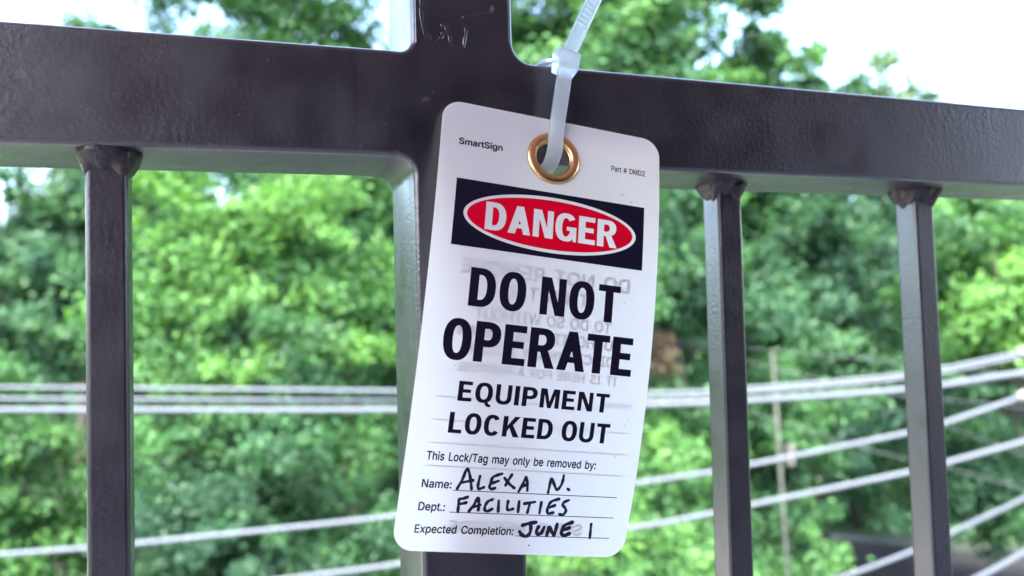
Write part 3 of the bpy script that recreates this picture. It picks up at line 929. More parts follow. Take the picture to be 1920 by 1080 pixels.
def text_bm(txt, u0, v0, cap, u1=None, bold=0.0, mirror=False):
    """one line of sans serif outlines; u1 fixes the line's far end, bold thickens the strokes (1/1000 em)"""
    b_ = bmesh.new()
    x = 0.0
    shapes = []
    for ch in txt:
        adv, loops = FONT[ch]
        if loops:
            areas = [0.5 * sum(l[i - 1][0] * l[i][1] - l[i][0] * l[i - 1][1] for i in range(len(l))) for l in loops]
            big = max(areas, key=abs)
            lps = []
            for l in loops:
                P_ = np.array(l); n = len(P_); o_ = []
                for i in range(n):
                    t = P_[(i + 1) % n] - P_[i - 1]; t = t / (np.linalg.norm(t) + 1e-9)
                    nn = np.array([t[1], -t[0]]) * (1 if big > 0 else -1)
                    o_.append(P_[i] + nn * bold)
                lps.append([(p[0] + x, p[1]) for p in o_])
            shapes.append(lps)
        x += adv
    xs = [p[0] for sh in shapes for l in sh for p in l]
    x0, x1 = min(xs), max(xs)
    k = cap / (509.0 + 2 * bold)
    sx = k if u1 is None else abs(u1 - u0) / (x1 - x0)
    for sh in shapes:
        t = flat_bm(sh)
        m_ = {v: b_.verts.new(((u0 - (v.co.x - x0) * sx) if mirror else (u0 + (v.co.x - x0) * sx), v0 + (v.co.y + bold) * k, 0)) for v in t.verts}
        for f_ in t.faces: b_.faces.new([m_[v] for v in f_.verts])
        t.free()
    return b_


wrap(text_bm('SmartSign', -35.5, 61.65, 2.55, -19.5, 26), 0.03, 'maker_lettering', INK, tag_o)
wrap(text_bm('Part # DMD2', 22.4, 61.35, 2.2, 36.0, 16), 0.03, 'part_number_lettering', INK, tag_o)
wrap(text_bm('This Lock/Tag may only be removed by:', -34.9, -47.15, 2.95, 25.8, 20), 0.03, 'form_lettering', INK, tag_o)
wrap(text_bm('Name:', -35.2, -56.2, 2.85, -25.1, 20), 0.03, 'form_lettering', INK, tag_o)
wrap(text_bm('Dept.:', -35.2, -63.75, 2.85, -26.2, 20), 0.03, 'form_lettering', INK, tag_o)
wrap(text_bm('Expected Completion:', -35.3, -71.15, 2.85, -0.9, 20), 0.03, 'form_lettering', INK, tag_o)
for u0, u1, v in ((-24.4, 35.8, -56.65), (-24.4, 35.7, -63.95), (-0.1, 35.4, -71.3)):
    wrap(flat_bm([[(u0, v - .13), (u1, v - .13), (u1, v + .13), (u0, v + .13)]]), 0.03, 'rule_line', INK, tag_o)

# --- a few specks of dirt on the face
DIRT = simple('dirt', (0.22, 0.17, 0.13), 0.9)
bm = bmesh.new()
rs = np.random.default_rng(3)
for k in range(16):
    u_, v_, r_ = rs.uniform(-38, 38), rs.uniform(-72, 72), rs.uniform(.10, .26)
    if k < 3: u_, v_, r_ = ((27, 52.5, .3), (5.5, -74.5, .34), (30.5, 50.2, .2))[k]
    bm.faces.new([bm.verts.new((u_ + r_ * (1 + .4 * math.sin(2 * a_ + k)) * math.cos(a_), v_ + r_ * math.sin(a_), 0)) for a_ in np.linspace(0, 5.5, 8)])
wrap(bm, 0.02, 'dirt_speck', DIRT, tag_o)['kind'] = 'stuff'

# --- handwriting
HAND = [[[-23.03, -56.34], [-21.7, -53.15], [-20.94, -50.19], [-20.4, -49.76], [-19.57, -51.26], [-18.81, -53.55], [-18.13, -56.16]], [[-21.93, -54.33], [-18.04, -53.31]], [[-15.83, -51.8], [-16.05, -54.35], [-15.99, -55.52], [-15.38, -56.0], [-13.96, -55.4]], [[-8.2, -50.44], [-9.97, -51.1], [-11.29, -51.9], [-11.79, -53.5], [-11.95, -55.08], [-11.3, -55.83], [-10.0, -55.44]], [[-11.59, -53.96], [-9.06, -52.94]], [[-7.16, -51.83], [-5.19, -53.68], [-3.23, -54.95]], [[-4.75, -50.6], [-5.76, -52.73], [-6.44, -54.28]], [[-1.44, -56.12], [-0.37, -53.59], [0.34, -51.35], [0.67, -51.33], [1.25, -53.09], [1.65, -55.54]], [[-0.46, -54.31], [1.3, -53.4]], [[9.3, -55.82], [9.51, -53.18], [9.78, -50.86], [11.11, -52.88], [12.36, -54.63], [13.59, -53.33], [14.12, -51.27], [14.17, -49.65]], [[16.35, -54.1], [16.85, -54.4]],
        [[-18.99, -58.95], [-20.7, -59.63], [-21.78, -59.96], [-21.75, -61.91], [-21.62, -64.05]], [[-21.23, -61.41], [-19.29, -60.88]], [[-17.83, -63.67], [-16.39, -61.24], [-15.57, -59.23], [-15.24, -59.21], [-14.77, -61.15], [-14.66, -63.11]], [[-16.46, -62.1], [-14.32, -61.4]], [[-10.33, -59.33], [-11.67, -60.0], [-12.47, -61.42], [-12.45, -62.8], [-11.53, -63.35], [-9.82, -62.47]], [[-8.0, -59.6], [-7.63, -63.16]], [[-4.66, -59.61], [-4.66, -61.61], [-4.08, -62.58], [-2.56, -62.1]], [[-0.69, -59.4], [-0.51, -63.0]], [[1.34, -60.09], [5.05, -59.29]], [[3.29, -59.79], [2.9, -63.03]], [[7.43, -59.36], [7.32, -63.01]], [[13.68, -57.8], [11.42, -58.62], [10.5, -59.6], [10.04, -61.45], [10.43, -62.98], [12.33, -62.64]], [[10.31, -61.03], [12.55, -60.1]], [[17.45, -58.0], [15.83, -58.78], [15.46, -59.74], [16.64, -60.91], [16.96, -62.0], [16.16, -63.19], [14.73, -63.05]],
        [[1.97, -67.52], [4.2, -66.81], [6.68, -66.29]], [[4.74, -66.99], [5.16, -68.6], [4.93, -70.44], [3.71, -71.3], [2.11, -70.76], [1.21, -69.78]], [[7.83, -67.87], [7.35, -69.32], [8.2, -70.43], [9.27, -69.85], [9.92, -67.9]], [[11.4, -70.79], [11.62, -69.14], [11.79, -67.7], [13.51, -69.89], [14.15, -70.27], [14.41, -68.61], [14.56, -66.55]], [[20.15, -65.68], [17.88, -66.61], [16.88, -67.89], [16.75, -69.55], [17.84, -70.41], [19.79, -69.71]], [[17.14, -68.58], [19.41, -67.65]], [[27.48, -65.97], [27.68, -68.47], [27.9, -70.98]]]


def stroke_bm(bm_, P, w, z):
    pts = catmull(P, 5)
    n = len(pts)
    cap_n = 6
    L_, R_ = [], []
    for i, p in enumerate(pts):
        t = pts[min(i + 1, n - 1)] - pts[max(i - 1, 0)]
        t = t / (np.linalg.norm(t) + 1e-9)
        nn = np.array([-t[1], t[0]])
        ww = w * (0.92 + 0.13 * math.sin(i * 0.8 + P[0][0]))
        L_.append(p + nn * ww / 2); R_.append(p - nn * ww / 2)
        if i == 0: t0 = t
    vL = [bm_.verts.new((a[0], a[1], z)) for a in L_]
    vR = [bm_.verts.new((a[0], a[1], z)) for a in R_]
    for i in range(n - 1):
        bm_.faces.new((vL[i], vR[i], vR[i + 1], vL[i + 1]))
    for end, sgn, a_, b_ in ((0, -1, vL[0], vR[0]), (n - 1, 1, vL[-1], vR[-1])):
        c_ = pts[end]
        ra_ = np.array([a_.co.x, a_.co.y]) - c_
        fan = []
        for k in range(1, cap_n):
            th = math.pi * k / cap_n * (1 if sgn < 0 else -1)
            rr_ = np.array([ra_[0] * math.cos(th) - ra_[1] * math.sin(th), ra_[0] * math.sin(th) + ra_[1] * math.cos(th)])
            fan.append(bm_.verts.new((c_[0] + rr_[0], c_[1] + rr_[1], z)))
        bm_.faces.new([a_] + fan + [b_])


for nm, a, b, w in (('handwriting', 0, 11, 1.12), ('handwriting', 11, 25, 1.14), ('handwriting', 25, 32, 1.42)):
    bm = bmesh.new()
    for i, P in enumerate(HAND[a:b]):
        stroke_bm(bm, P, w * (0.8 if i + a == 31 else 1), 0.0)
    # each stroke on its own thin layer of ink
    bm.verts.ensure_lookup_table()
    seen, lay = {}, 0
    for v in bm.verts:
        if v in seen: continue
        st = [v]; seen[v] = lay
        while st:
            q_ = st.pop()
            for e in q_.link_edges:
                o_ = e.other_vert(q_)
                if o_ not in seen: seen[o_] = lay; st.append(o_)
        lay += 1
    for v in bm.verts:
        v.co = Vector(tsurf(v.co.x, v.co.y, 0.05 + 0.006 * seen[v]))
    link(nm, bm_mesh(nm, bm, recalc=False), MARK, tag_o)

# --- print on the back of the tag, seen faintly through the plastic
BO = -0.08
for txt, u0, v0, cap, u1, bold in (('DO NOT REMOVE', 31.7, 15.6, 5.4, -31.0, 26), ('THIS TAG', 16.2, 8.75, 4.9, -15.8, 26),
                                   ('TO DO SO WITHOUT', 25.6, 0.5, 4.2, -24.6, 26), ('AUTHORITY WILL MEAN', 30.4, -5.55, 4.1, -30.0, 26),
                                   ('DISCIPLINARY ACTION', 27.8, -11.3, 3.8, -27.6, 26), ('IT IS HERE FOR A PURPOSE', 29.7, -17.6, 3.35, -28.4, 24),
                                   ('Remarks:', 36.3, -25.45, 2.7, 24.6, 2), ('SEE OTHER SIDE', 24.4, -70.8, 4.2, -24.0, 26)):
    wrap(text_bm(txt, u0, v0, cap, u1, bold, mirror=True), BO, 'back_lettering', BACKINK, tag_o)
for u0, u1, v in ((-34.5, 23.5, -26.2), (-34.5, 36.2, -33.8), (-34.5, 36.2, -41.4), (-34.6, 36.2, -48.9)):
    wrap(flat_bm([[(u0, v - .2), (u1, v - .2), (u1, v + .2), (u0, v + .2)]]), BO, 'back_rule_line', BACKINK, tag_o)

# ------------------------------------------------------------------ cable tie
tie = empty('cable_tie', (0.0365, -0.008, 0.0355))
tag(tie, 'translucent white nylon cable tie looped through the tag eyelet and round the rail', 'cable tie')


def ribbon(path, w, th, prof):
    """prof: cross-section points (across, out); sweep along path"""
    pts = [Vector(p) for p in path]
    Vv, Ff = [], []
    m_ = len(prof)
    for i, p in enumerate(pts):
        t = (pts[min(i + 1, len(pts) - 1)] - pts[max(i - 1, 0)]).normalized()
        X = Vector((1, 0.0, 0))
        wd = (X - t * X.dot(t)).normalized()
        nn = wd.cross(t)
        for a, o_ in prof:
            Vv.append((p + wd * a + nn * o_) * MM)
    for i in range(len(pts) - 1):
        for k in range(m_):
            k2 = (k + 1) % m_
            Ff.append((i * m_ + k, i * m_ + k2, (i + 1) * m_ + k2, (i + 1) * m_ + k))
    Ff.append(tuple(range(m_))[::-1]); Ff.append(tuple(range((len(pts) - 1) * m_, len(pts) * m_)))
    return Vv, Ff, pts


SWD = 2.75
strap_prof = [(-SWD, -0.65), (SWD, -0.65), (SWD, 0.62), (SWD * .70, 0.68), (SWD * .62, 0.05), (-SWD * .62, 0.05), (-SWD * .70, 0.68), (-SWD, 0.62)]
loop_path = [(35.3, -9.6, 33.0), (34.6, -9.3, 28), (33.6, -8.9, 22.0), (32.3, -8.7, 15.0), (31.2, -9.0, 9.5), (30.3, -10.0, 4.5), (29.6, -9.4, 0.5),
             (28.6, -6.2, -3.2), (27.9, -2.0, -4.6), (27.4, 4, -4.3), (27.2, 14, -2.6), (27.4, 28, -2.0), (27.8, 38.5, -2.2), (28.3, 42.0, 0.6), (29, 42.4, 10),
             (30, 42.6, 24), (31, 42.2, 35), (31.6, 40.6, 37.8), (32, 30, 38.6), (32.4, 14, 38.6), (32.8, 2, 38.4), (33.2, -3.2, 37.6), (34.0, -6.6, 36.6)]
path = catmull(loop_path, 8)
v_, f_, pts_ = ribbon(path, 5.5, 1.3, strap_prof)
strap = link('strap', mesh_from('strap', v_, f_), TIEM, tie, smooth=False)
tail_path = [(35.6, -9.2, 36.0), (37.5, -9.2, 39.5), (40.6, -9.0, 45.6), (44.0, -8.8, 52.3), (48.6, -8.4, 61.0), (55, -7.5, 73), (63, -6, 87)]
tpath = catmull(tail_path, 8)
v_, f_, tpts = ribbon(tpath, 5.5, 1.3, strap_prof)
tail = link('tail', mesh_from('tail', v_, f_), TIEM, tie, smooth=False)


def ladder(pts, step, s0, s1, parent):
    """small cross ridges along the channel of the strap"""
    bm_ = bmesh.new()
    acc, nxt = 0.0, s0
    for i in range(len(pts) - 1):
        seg = (pts[i + 1] - pts[i]).length
        while acc + seg > nxt and nxt < s1:
            k = (nxt - acc) / seg
            p = pts[i].lerp(pts[i + 1], k)
            t = (pts[i + 1] - pts[i]).normalized()
            X = Vector((1, 0, 0)); wd = (X - t * X.dot(t)).normalized(); nn = wd.cross(t)
            a = 1.65
            cs_ = [(-.34, .06), (.34, .06), (.20, .66), (-.12, .66)]
            L0 = [bm_.verts.new((p + wd * -a + t * c0 + nn * c1) * MM) for c0, c1 in cs_]
            L1 = [bm_.verts.new((p + wd * a + t * c0 + nn * c1) * MM) for c0, c1 in cs_]
            for q_ in range(4):
                bm_.faces.new((L0[q_], L0[(q_ + 1) % 4], L1[(q_ + 1) % 4], L1[q_]))
            bm_.faces.new(L0[::-1]); bm_.faces.new(L1)
            nxt += step
        acc += seg
    o_ = link('ladder_teeth', bm_mesh('ladder_teeth', bm_), TIEM, parent)
    o_['kind'] = 'stuff'


ladder(pts_, 1.15, 2.5, 52.0, strap)
ladder(tpts, 2.1, 16.0, 70.0, tail)
# head: bevelled box with chamfers, tilted with the strap
bm = bmesh.new()
vs = box_bm(bm, (0, 0, 0), (9.8, 6.4, 8.6))
for v in vs:
    if v.co.z < 0: v.co.x *= 0.86
    if v.co.y < 0: v.co.x *= 0.90; v.co.z *= 0.90
bmesh.ops.bevel(bm, geom=bm.edges[:], offset=0.9, segments=3, affect='EDGES', profile=0.6)
rotm = Matrix.Rotation(math.radians(13), 4, 'Y') @ Matrix.Rotation(math.radians(-6), 4, 'X')
for v in bm.verts:
    v.co = (rotm @ v.co + Vector((36.0, -9.0, 35.3))) * MM
for f in bm.faces: f.smooth = True
link('head', bm_mesh('head', bm), TIEM, tie)

# ------------------------------------------------------------------ leaves
def leaf_mesh(name, P, Nrm, size, tint):
    """diamond leaves folded on the midrib; P, Nrm (n,3), size (n,), tint (n,)"""
    n = len(P)
    r = rng.normal(size=(n, 3))
    Nn = Nrm / (np.linalg.norm(Nrm, axis=1, keepdims=True) + 1e-9)
    T = np.cross(Nn, r); T /= (np.linalg.norm(T, axis=1, keepdims=True) + 1e-9)
    Bv = np.cross(Nn, T)
    s = size[:, None]
    v = np.empty((n, 4, 3))
    v[:, 0] = P - T * s * .5
    v[:, 1] = P + Bv * s * .31 + Nn * s * .07 - T * s * .06
    v[:, 2] = P + T * s * .5 - Nn * s * .06
    v[:, 3] = P - Bv * s * .31 + Nn * s * .07 - T * s * .06
    me_ = bpy.data.meshes.new(name)
    me_.vertices.add(4 * n)
    me_.vertices.foreach_set('co', v.reshape(-1).astype(np.float32))
    b = np.arange(n) * 4
    idx = np.stack([b, b + 1, b + 2, b, b + 2, b + 3], 1).reshape(-1)
    me_.loops.add(6 * n)
    me_.loops.foreach_set('vertex_index', idx.astype(np.int32))
    me_.polygons.add(2 * n)
    me_.polygons.foreach_set('loop_start', (np.arange(2 * n) * 3).astype(np.int32))
    at2 = me_.attributes.new('tint', 'FLOAT', 'FACE')
    at2.data.foreach_set('value', np.repeat(np.clip(tint, 0, 1), 2).astype(np.float32))
    me_.update(calc_edges=True)
    return me_


def clump_leaves(cen, rad, n, out_c, tint_c, leaf):
    """leaves on loose sprays round each clump centre, stretched along the twig that carries them"""
    m_ = len(cen)
    d = rng.normal(size=(m_, n, 3)); d /= np.linalg.norm(d, axis=2, keepdims=True)
    rr = rng.uniform(0.05, 1.0, size=(m_, n, 1)) ** 0.5
    rr = rr * np.where(rng.uniform(size=(m_, n, 1)) < 0.16, rng.uniform(1.0, 1.75, size=(m_, n, 1)), 1.0)
    outw = cen - out_c
    outw = outw / (np.linalg.norm(outw, axis=1, keepdims=True) + 1e-9)
    ax = outw + rng.normal(size=(m_, 3)) * 0.7 - np.array([0, 0, 0.25])
    ax /= (np.linalg.norm(ax, axis=1, keepdims=True) + 1e-9)
    off = d * rr
    off[:, :, 2] *= 0.7
    along = (off * ax[:, None, :]).sum(2, keepdims=True)
    off = (off + along * ax[:, None, :] * rng.uniform(0.3, 1.3, size=(m_, 1, 1))) * rad[:, None, None] * 0.92
    P = cen[:, None, :] + off
    Nn = d * 0.45 + outw[:, None, :] * 0.30 + np.array([0, 0, 0.55]) + rng.normal(size=(m_, n, 3)) * 0.55
    tint = tint_c[:, None] + rng.normal(size=(m_, n)) * 0.15
    size = leaf * rng.uniform(0.6, 1.3, size=(m_, n))
    return P.reshape(-1, 3), Nn.reshape(-1, 3), size.reshape(-1), tint.reshape(-1)


DENS, LSC = 1.4, 1.18


def build_tree(name, label, cx, top, hwid, bottom, depth, mat, clumps, per=120, leaf=0.15, clump_r=0.42, group=None, seed=0, base_t=0.45, shell=0.35, limbs=5, lumps=0.28, ydepth=0.75, tdx=0.2):
    global rng
    rng = np.random.default_rng(1000 + seed)
    k = depth / F_PX
    cen = at(cx, (top + bottom) / 2, depth)
    rx_ = hwid * k
    rz_ = (bottom - top) / 2 * k
    ry_ = max(1.1, min(rx_, rz_) * ydepth)
    gz = ground_z(cen[0], cen[1])
    base = Vector((cen[0] + tdx * rx_, cen[1] - (tdx - 0.2) * 0.35 * rx_, gz - 0.1))
    root = empty(name, tuple(base))
    tag(root, label, 'tree', group or 'trees beyond the railing')
    # boughs in a lumpy ellipsoid, each carrying several leaf clumps
    nb = max(8, clumps // 7)
    d = rng.normal(size=(nb, 3)); d /= np.linalg.norm(d, axis=1, keepdims=True)
    ph = rng.uniform(0, 6.28, 6)
    az = np.arctan2(d[:, 1], d[:, 0]); el = d[:, 2]
    lump = 1 + lumps * (0.5 * np.sin(3 * az + ph[0] + 3 * el) + 0.5 * np.sin(5 * el * 2 + ph[1] + 2 * az) + 0.4 * np.sin(7 * az + ph[2] - 5 * el))
    fr = rng.uniform(shell, 1.0, size=nb) ** 0.55
    bpos = d * (fr * lump)[:, None] * np.array([rx_, ry_, rz_])
    btint = rng.normal(size=nb) * 0.17
    own = rng.integers(0, nb, clumps)
    spread = clump_r * np.array([1.35, 1.2, 0.8])
    pos = bpos[own] * rng.uniform(0.86, 1.0, size=(clumps, 1)) + rng.normal(size=(clumps, 3)) * spread
    cr = clump_r * rng.uniform(0.45, 1.55, size=clumps)
    pos[:, 2] = np.minimum(pos[:, 2], rz_ - cr * 0.4)
    pos = pos + cen
    pos[:, 2] = np.maximum(pos[:, 2], gz + 0.3)
    tint = base_t + btint[own] + rng.normal(size=clumps) * 0.12
    P, Nn, sz, tn = clump_leaves(pos, cr * 1.12, int(per * DENS), cen, tint, leaf * LSC)
    link('crown', leaf_mesh('crown', P, Nn, sz, tn), mat, root)
    # trunk and limbs
    hgt = max(1.0, cen[2] + 0.35 * rz_ - gz)
    r0 = 0.012 * hgt + 0.04
    tp = []
    for i in range(7):
        t = i / 6
        tp.append((base.x + 0.22 * math.sin(2.3 * t + ph[3]) * t * rx_ * .4 - tdx * rx_ * t, base.y + 0.2 * math.sin(3 * t + ph[4]) * t, base.z + hgt * t))
    v, f = tube(tp, [r0 * (1.25 - 0.95 * (i / 6)) for i in range(7)], 8)
    link('trunk', mesh_from('trunk', v, f), BARK, root, smooth=True)
    for j in range(limbs):
        i = 2 + j % 4
        a = Vector(tp[i]); b = Vector(pos[int(rng.integers(0, clumps))])
        mid = a.lerp(b, 0.5) + Vector((0, 0, -0.06 * (b - a).length))
        v, f = tube([a, mid, b], [r0 * .42, r0 * .26, r0 * .07], 6)
        link('limb', mesh_from('limb', v, f), BARK, root, smooth=True)
    return root


# tall trees at the back, crowns against the sky
build_tree('broadleaf_tree', 'tall leafy tree against the sky just left of the post, above the left rail', 612, -100, 195, 560, 27, LEAF_M, 350, 130, .19, .62, seed=1)
build_tree('broadleaf_tree', 'small rounded tree crown peeping above the left rail, under open sky', 285, -14, 92, 520, 31, LEAF_M, 200, 120, .20, .55, seed=2)
build_tree('broadleaf_tree', 'slim sparse tree tip above the left rail nearest the photo\'s left edge', 146, -34, 58, 460, 33, LEAF_P, 110, 80, .19, .48, seed=3, shell=.2)
build_tree('broadleaf_tree', 'broad dense tree filling the view above the tag and cable tie', 1140, -200, 240, 560, 24, LEAF_M, 480, 150, .18, .62, seed=4, base_t=.55)
build_tree('broadleaf_tree', 'open airy tree with sky gaps above the right rail', 1484, -50, 142, 540, 27, LEAF_M, 225, 95, .19, .46, seed=5, base_t=.4, shell=.15, lumps=.28)
build_tree('broadleaf_tree', 'pale sparse treetop low above the right rail near the right edge', 1700, 70, 125, 520, 38, LEAF_P, 210, 70, .24, .62, seed=6, shell=.15, lumps=.2)
build_tree('broadleaf_tree', 'dark tree behind the left baluster with a sky gap at its left', 98, 225, 86, 760, 25, LEAF_D, 130, 130, .18, .55, seed=7)
build_tree('broadleaf_tree', 'tree with bright crown hidden mostly by the right rail at far right', 1880, 240, 130, 700, 30, LEAF_L, 120, 120, .2, .62, seed=8, tdx=.8)
build_tree('broadleaf_tree', 'dark tree directly behind the post and tag', 850, 60, 170, 900, 28, LEAF_D, 190, 130, .2, .62, seed=9)
for i, (lb, cx, tp, hwid, bt, dp) in enumerate((
        ('dark back row tree just right of the left baluster, behind the bright maple', 330, 215, 150, 760, 30),
        ('dark back row tree just left of the post, behind the bright maple', 640, 190, 150, 760, 31),
        ('back row tree between the tag and the first right baluster, seen under the rail', 1290, 210, 130, 760, 31),
        ('back row tree between the right balusters, seen just under the rail', 1560, 235, 160, 760, 32))):
    build_tree('broadleaf_tree', lb, cx, tp, hwid, bt, dp, LEAF_D if i != 2 else LEAF_M, 210, 120, .2, .62, seed=40 + i, base_t=.45)
# nearer trees seen between the balusters
build_tree('broadleaf_tree', 'large bright green maple filling the gap between left baluster and post', 490, 285, 235, 900, 16, LEAF_L, 260, 135, .125, .42, seed=10, base_t=.5)
build_tree('broadleaf_tree', 'dark leafy tree low between left baluster and post, below the level cables', 480, 690, 270, 1230, 14.5, LEAF_M, 230, 130, .115, .40, seed=11, base_t=.24)
build_tree('broadleaf_tree', 'leafy tree left of the left baluster, lower left corner', 30, 690, 150, 1200, 15, LEAF_L, 130, 130, .12, .40, seed=12)
build_tree('broadleaf_tree', 'shaded tree left of the left baluster at mid height', 5, 400, 135, 800, 20, LEAF_D, 110, 130, .15, .48, seed=13, base_t=.5)
build_tree('broadleaf_tree', 'mid green tree between the tag and the first right baluster', 1275, 330, 125, 900, 17, LEAF_M, 150, 130, .13, .42, seed=14, base_t=.45)
build_tree('broadleaf_tree', 'shady dark green tree between the two right balusters', 1555, 350, 185, 960, 23, LEAF_D, 200, 135, .17, .52, seed=15, base_t=.42, tdx=-.6)
build_tree('broadleaf_tree', 'bright yellow green tree right of the last baluster', 1860, 355, 130, 800, 20, LEAF_L, 130, 130, .155, .48, seed=16, base_t=.5, tdx=.9)
build_tree('vine_covered_tree', 'vine covered bushy tree beside the utility pole, lower right', 1430, 640, 105, 1200, 18.5, LEAF_M, 130, 130, .13, .42, seed=17, base_t=.5)
build_tree('broadleaf_tree', 'low bright bush behind the foot of the tag, right side', 1230, 780, 120, 1220, 15.5, LEAF_L, 120, 130, .115, .40, seed=18, base_t=.5)
build_tree('broadleaf_tree', 'dark tree beyond the road, seen behind the last baluster', 1780, 500, 230, 950, 28.5, LEAF_D, 230, 120, .19, .58, seed=19, base_t=.35, tdx=1.3)
build_tree('broadleaf_tree', 'leafy tree behind the lower half of the post and tag', 850, 640, 170, 1230, 19, LEAF_M, 150, 120, .14, .46, seed=20, base_t=.4)
build_tree('broadleaf_tree', 'dark leafy tree hanging over the road at the right edge', 1905, 800, 150, 985, 22.5, LEAF_D, 130, 120, .16, .48, seed=60, base_t=.4, tdx=1.5)
# browned dead foliage beside the tag's right edge
rng = np.random.default_rng(5)
c0 = at(1243, 655, 16.2)
pos = c0 + rng.normal(size=(9, 3)) * np.array([.13, .2, .32])
P, Nn, sz, tn = clump_leaves(pos, np.full(9, .22), 60, c0, np.full(9, .5), .11)
db = empty('dead_branch', tuple(c0))
tag(db, 'brown dead branch with withered leaves right beside the tag', 'branch')
link('withered_leaves', leaf_mesh('withered_leaves', P, Nn, sz, tn), LEAF_B, db)
v, f = tube([c0 + np.array([.5, .4, -.9]), c0 + np.array([.15, .1, -.2]), c0 + np.array([-.1, 0, .5])], [.03, .022, .01], 6)
link('twig', mesh_from('twig', v, f), BARK, db, smooth=True)

# undergrowth over the rising ground, and the wood on the hill: masses nobody could count
def cover(name, label, d0, d1, n, per, leaf, cr, h0, h1, mat, seed, avoid_road=True):
    global rng
    rng = np.random.default_rng(seed)
    a = rng.uniform(math.radians(-30), math.radians(72), n)          # clockwise from +Y
    d = np.sqrt(rng.uniform(d0 ** 2, d1 ** 2, n))
    x, y = d * np.sin(a), d * np.cos(a)
    keep = np.ones(n, bool)
    if avoid_road:
        rel = np.stack([x - A0.x, y - A0.y], 1)
        s_ = rel @ np.array([rdir.x, rdir.y]); w_ = rel @ np.array([rn.x, rn.y])
        keep = ~((s_ > -3.5) & (w_ > -1.6) & (w_ < 7.5)) & ~((s_ > -3.0) & (w_ > 6))
    x, y = x[keep], y[keep]
    z = np.array([ground_z(a_, b_) for a_, b_ in zip(x, y)])
    hmax = h0 + (h1 - h0) * (0.5 + 0.5 * np.sin(x * .35 + seed) * np.sin(y * .29 + 1))
    pos = np.stack([x, y, z + rng.uniform(0.1, 1, len(x)) * hmax], 1)
    rad = cr * rng.uniform(.7, 1.4, len(x))
    tint = 0.42 + rng.normal(size=len(x)) * .2
    P, Nn, sz, tn = clump_leaves(pos, rad, per, pos - np.array([0, 0, 1.0]), tint, leaf)
    o_ = link(name, leaf_mesh(name, P, Nn, sz, tn), mat)
    tag(o_, label, 'plants', kind='stuff')


cover('undergrowth', 'dense green undergrowth on the slope beneath the trees', 20, 40, 900, 70, .20, .55, .4, 2.2, LEAF_M, 31)
cover('wooded_hillside', 'distant wooded hillside closing the view behind the trees', 40, 68, 2600, 80, .36, 1.15, 3.5, 7.5, LEAF_D, 32)
cover('roadside_grass', 'bright grass verge beyond the road at lower right', 33, 38, 500, 60, .16, .3, .1, .4, LEAF_L, 33)

# ------------------------------------------------------------------ overhead cables and utility pole
def cable(label, pts, d0, d1, r, mat=CABLEM, group='overhead cables beyond the railing', name='overhead_cable'):
    """pts: places along the cable; the distance runs from d0 at its left end to d1 at its right end"""
    x0, x1 = pts[0][0], pts[-1][0]
    W3 = [at(px, py, d0 + (d1 - d0) * (px - x0) / (x1 - x0)) for px, py in pts]
    W3 = [W3[0] + (W3[0] - W3[1]) * 2.0] + W3 + [W3[-1] + (W3[-1] - W3[-2]) * 1.6]
    P = catmull(W3, 8)
    v, f = tube(P, [r] * len(P), 8)
    o_ = link(name, mesh_from(name, v, f), mat, smooth=True)
    return tag(o_, label, 'cable', group)


CLAMPM = simple('pale_clamp', (0.17, 0.145, 0.145), 0.7)
c_up = cable('uppermost of the three level cables at the left, rising at right', [(-100, 725), (250, 728), (745, 733), (1215, 737), (1405, 728), (1700, 702), (1920, 661)], 11.0, 8.0, .024)
cable('middle of the three level cables at the left', [(-100, 747), (250, 748.5), (745, 751), (1215, 748), (1405, 736), (1700, 709), (1920, 668)], 11.0, 8.2, .024)
cable('lowest and brightest of the three level cables at the left', [(-100, 768), (250, 768.5), (745, 768), (1215, 759), (1405, 751), (1700, 730), (1920, 699)], 10.0, 7.6, .031)
c_sl = cable('cable slanting up from the left edge and crossing behind the tag', [(-100, 1047), (155, 1028), (255, 1019), (745, 967), (1192, 906), (1334, 885), (1410, 871), (1701, 812), (1775, 792), (1920, 743)], 8.0, 7.5, .024)
cable('cable slanting up from beneath the tag to the right edge', [(300, 1115), (565, 1082), (750, 1057), (1180, 991), (1337, 962), (1413, 946), (1706, 885), (1781, 866), (1920, 828)], 8.0, 7.2, .024)
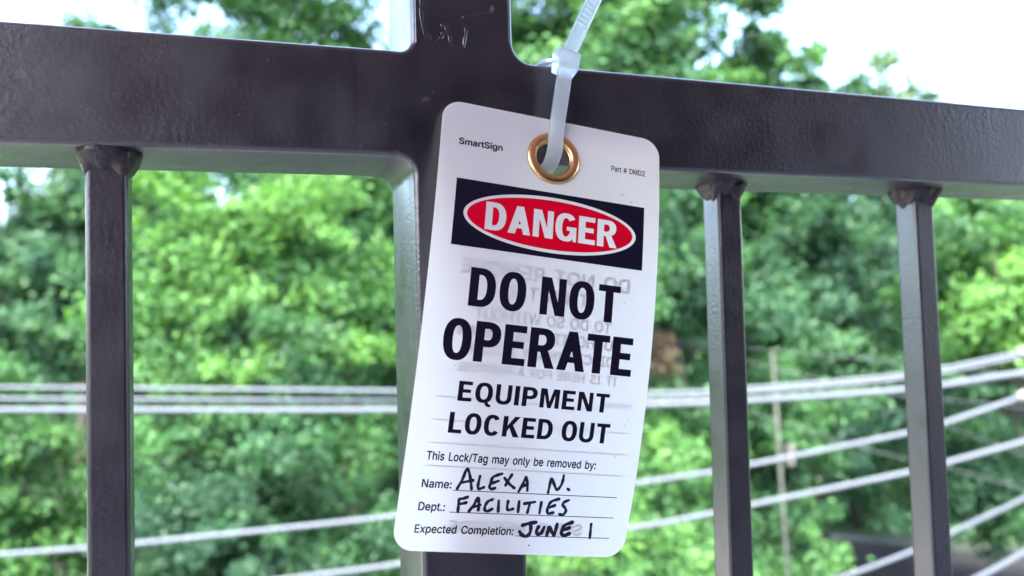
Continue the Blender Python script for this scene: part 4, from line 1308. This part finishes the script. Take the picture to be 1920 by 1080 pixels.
cable('steep cable low at right, crossing the road', [(1400, 1140), (1583, 1081), (1712, 1033), (1788, 997), (1920, 935), (2050, 865)], 7.5, 6.5, .020)
cable('steepest and lowest cable in the lower right corner', [(1700, 1150), (1841, 1080), (1920, 1036), (2050, 955)], 6.5, 6.0, .022)

for c_, px, py, dd, tx, ty in ((c_up, 1914, 662, 8.0, 1935, 657), (c_sl, 1914, 746, 7.5, 1935, 736)):
    a_, b_ = at(px - 6, py + 2, dd), at(tx - 6, ty + 2, dd)
    v, f = tube([a_, a_ * .8 + b_ * .2, a_ * .2 + b_ * .8, b_], [.03, .055, .055, .03], 10)
    link('cable_clamp', mesh_from('cable_clamp', v, f), CLAMPM, c_, smooth=True)
pole_base = on_ground(1499, 1410, -9.0)
pole = empty('utility_pole', tuple(pole_base))
tag(pole, 'slim weathered utility pole between the two right balusters', 'pole')
dep = float((np.array(pole_base) - CAM_C) @ CAM_R[1])
ptop = at(1448, 655, dep)
v, f = tube([pole_base + np.array([0, 0, -.2]), ptop], [.046, .030], 12)
link('shaft', mesh_from('shaft', v, f), WOODP, pole, smooth=True)
bc = at(1481, 853, dep - .25)
bm = bmesh.new()
box_bm(bm, tuple(bc), (.15, .15, .45))
bmesh.ops.bevel(bm, geom=bm.edges[:], offset=.03, segments=2, affect='EDGES')
link('equipment_box', bm_mesh('equipment_box', bm), PALEBOX, pole)
GT = 'thin service wires from the utility pole'
cable('upper thin wire running right from the top of the utility pole', [(1448, 657), (1560, 667), (1696, 678), (1800, 690), (1960, 712)], dep, 13, .0065, CABLE_D, GT, 'service_wire')
cable('thin wire dropping right from the upper shaft of the utility pole', [(1452, 690), (1583, 722), (1706, 745), (1803, 752), (1920, 765)], dep, 13, .0065, CABLE_D, GT, 'service_wire')
cable('thin wire sloping down to the right behind the last baluster, upper of two', [(1460, 790), (1583, 830), (1706, 862), (1781, 878), (1900, 912)], dep, 14, .0065, CABLE_D, GT, 'service_wire')
cable('thin wire right of the last baluster, sloping down to the right edge', [(1640, 762), (1740, 790), (1810, 812), (1920, 853)], dep, 12, .0065, CABLE_D, GT, 'service_wire')
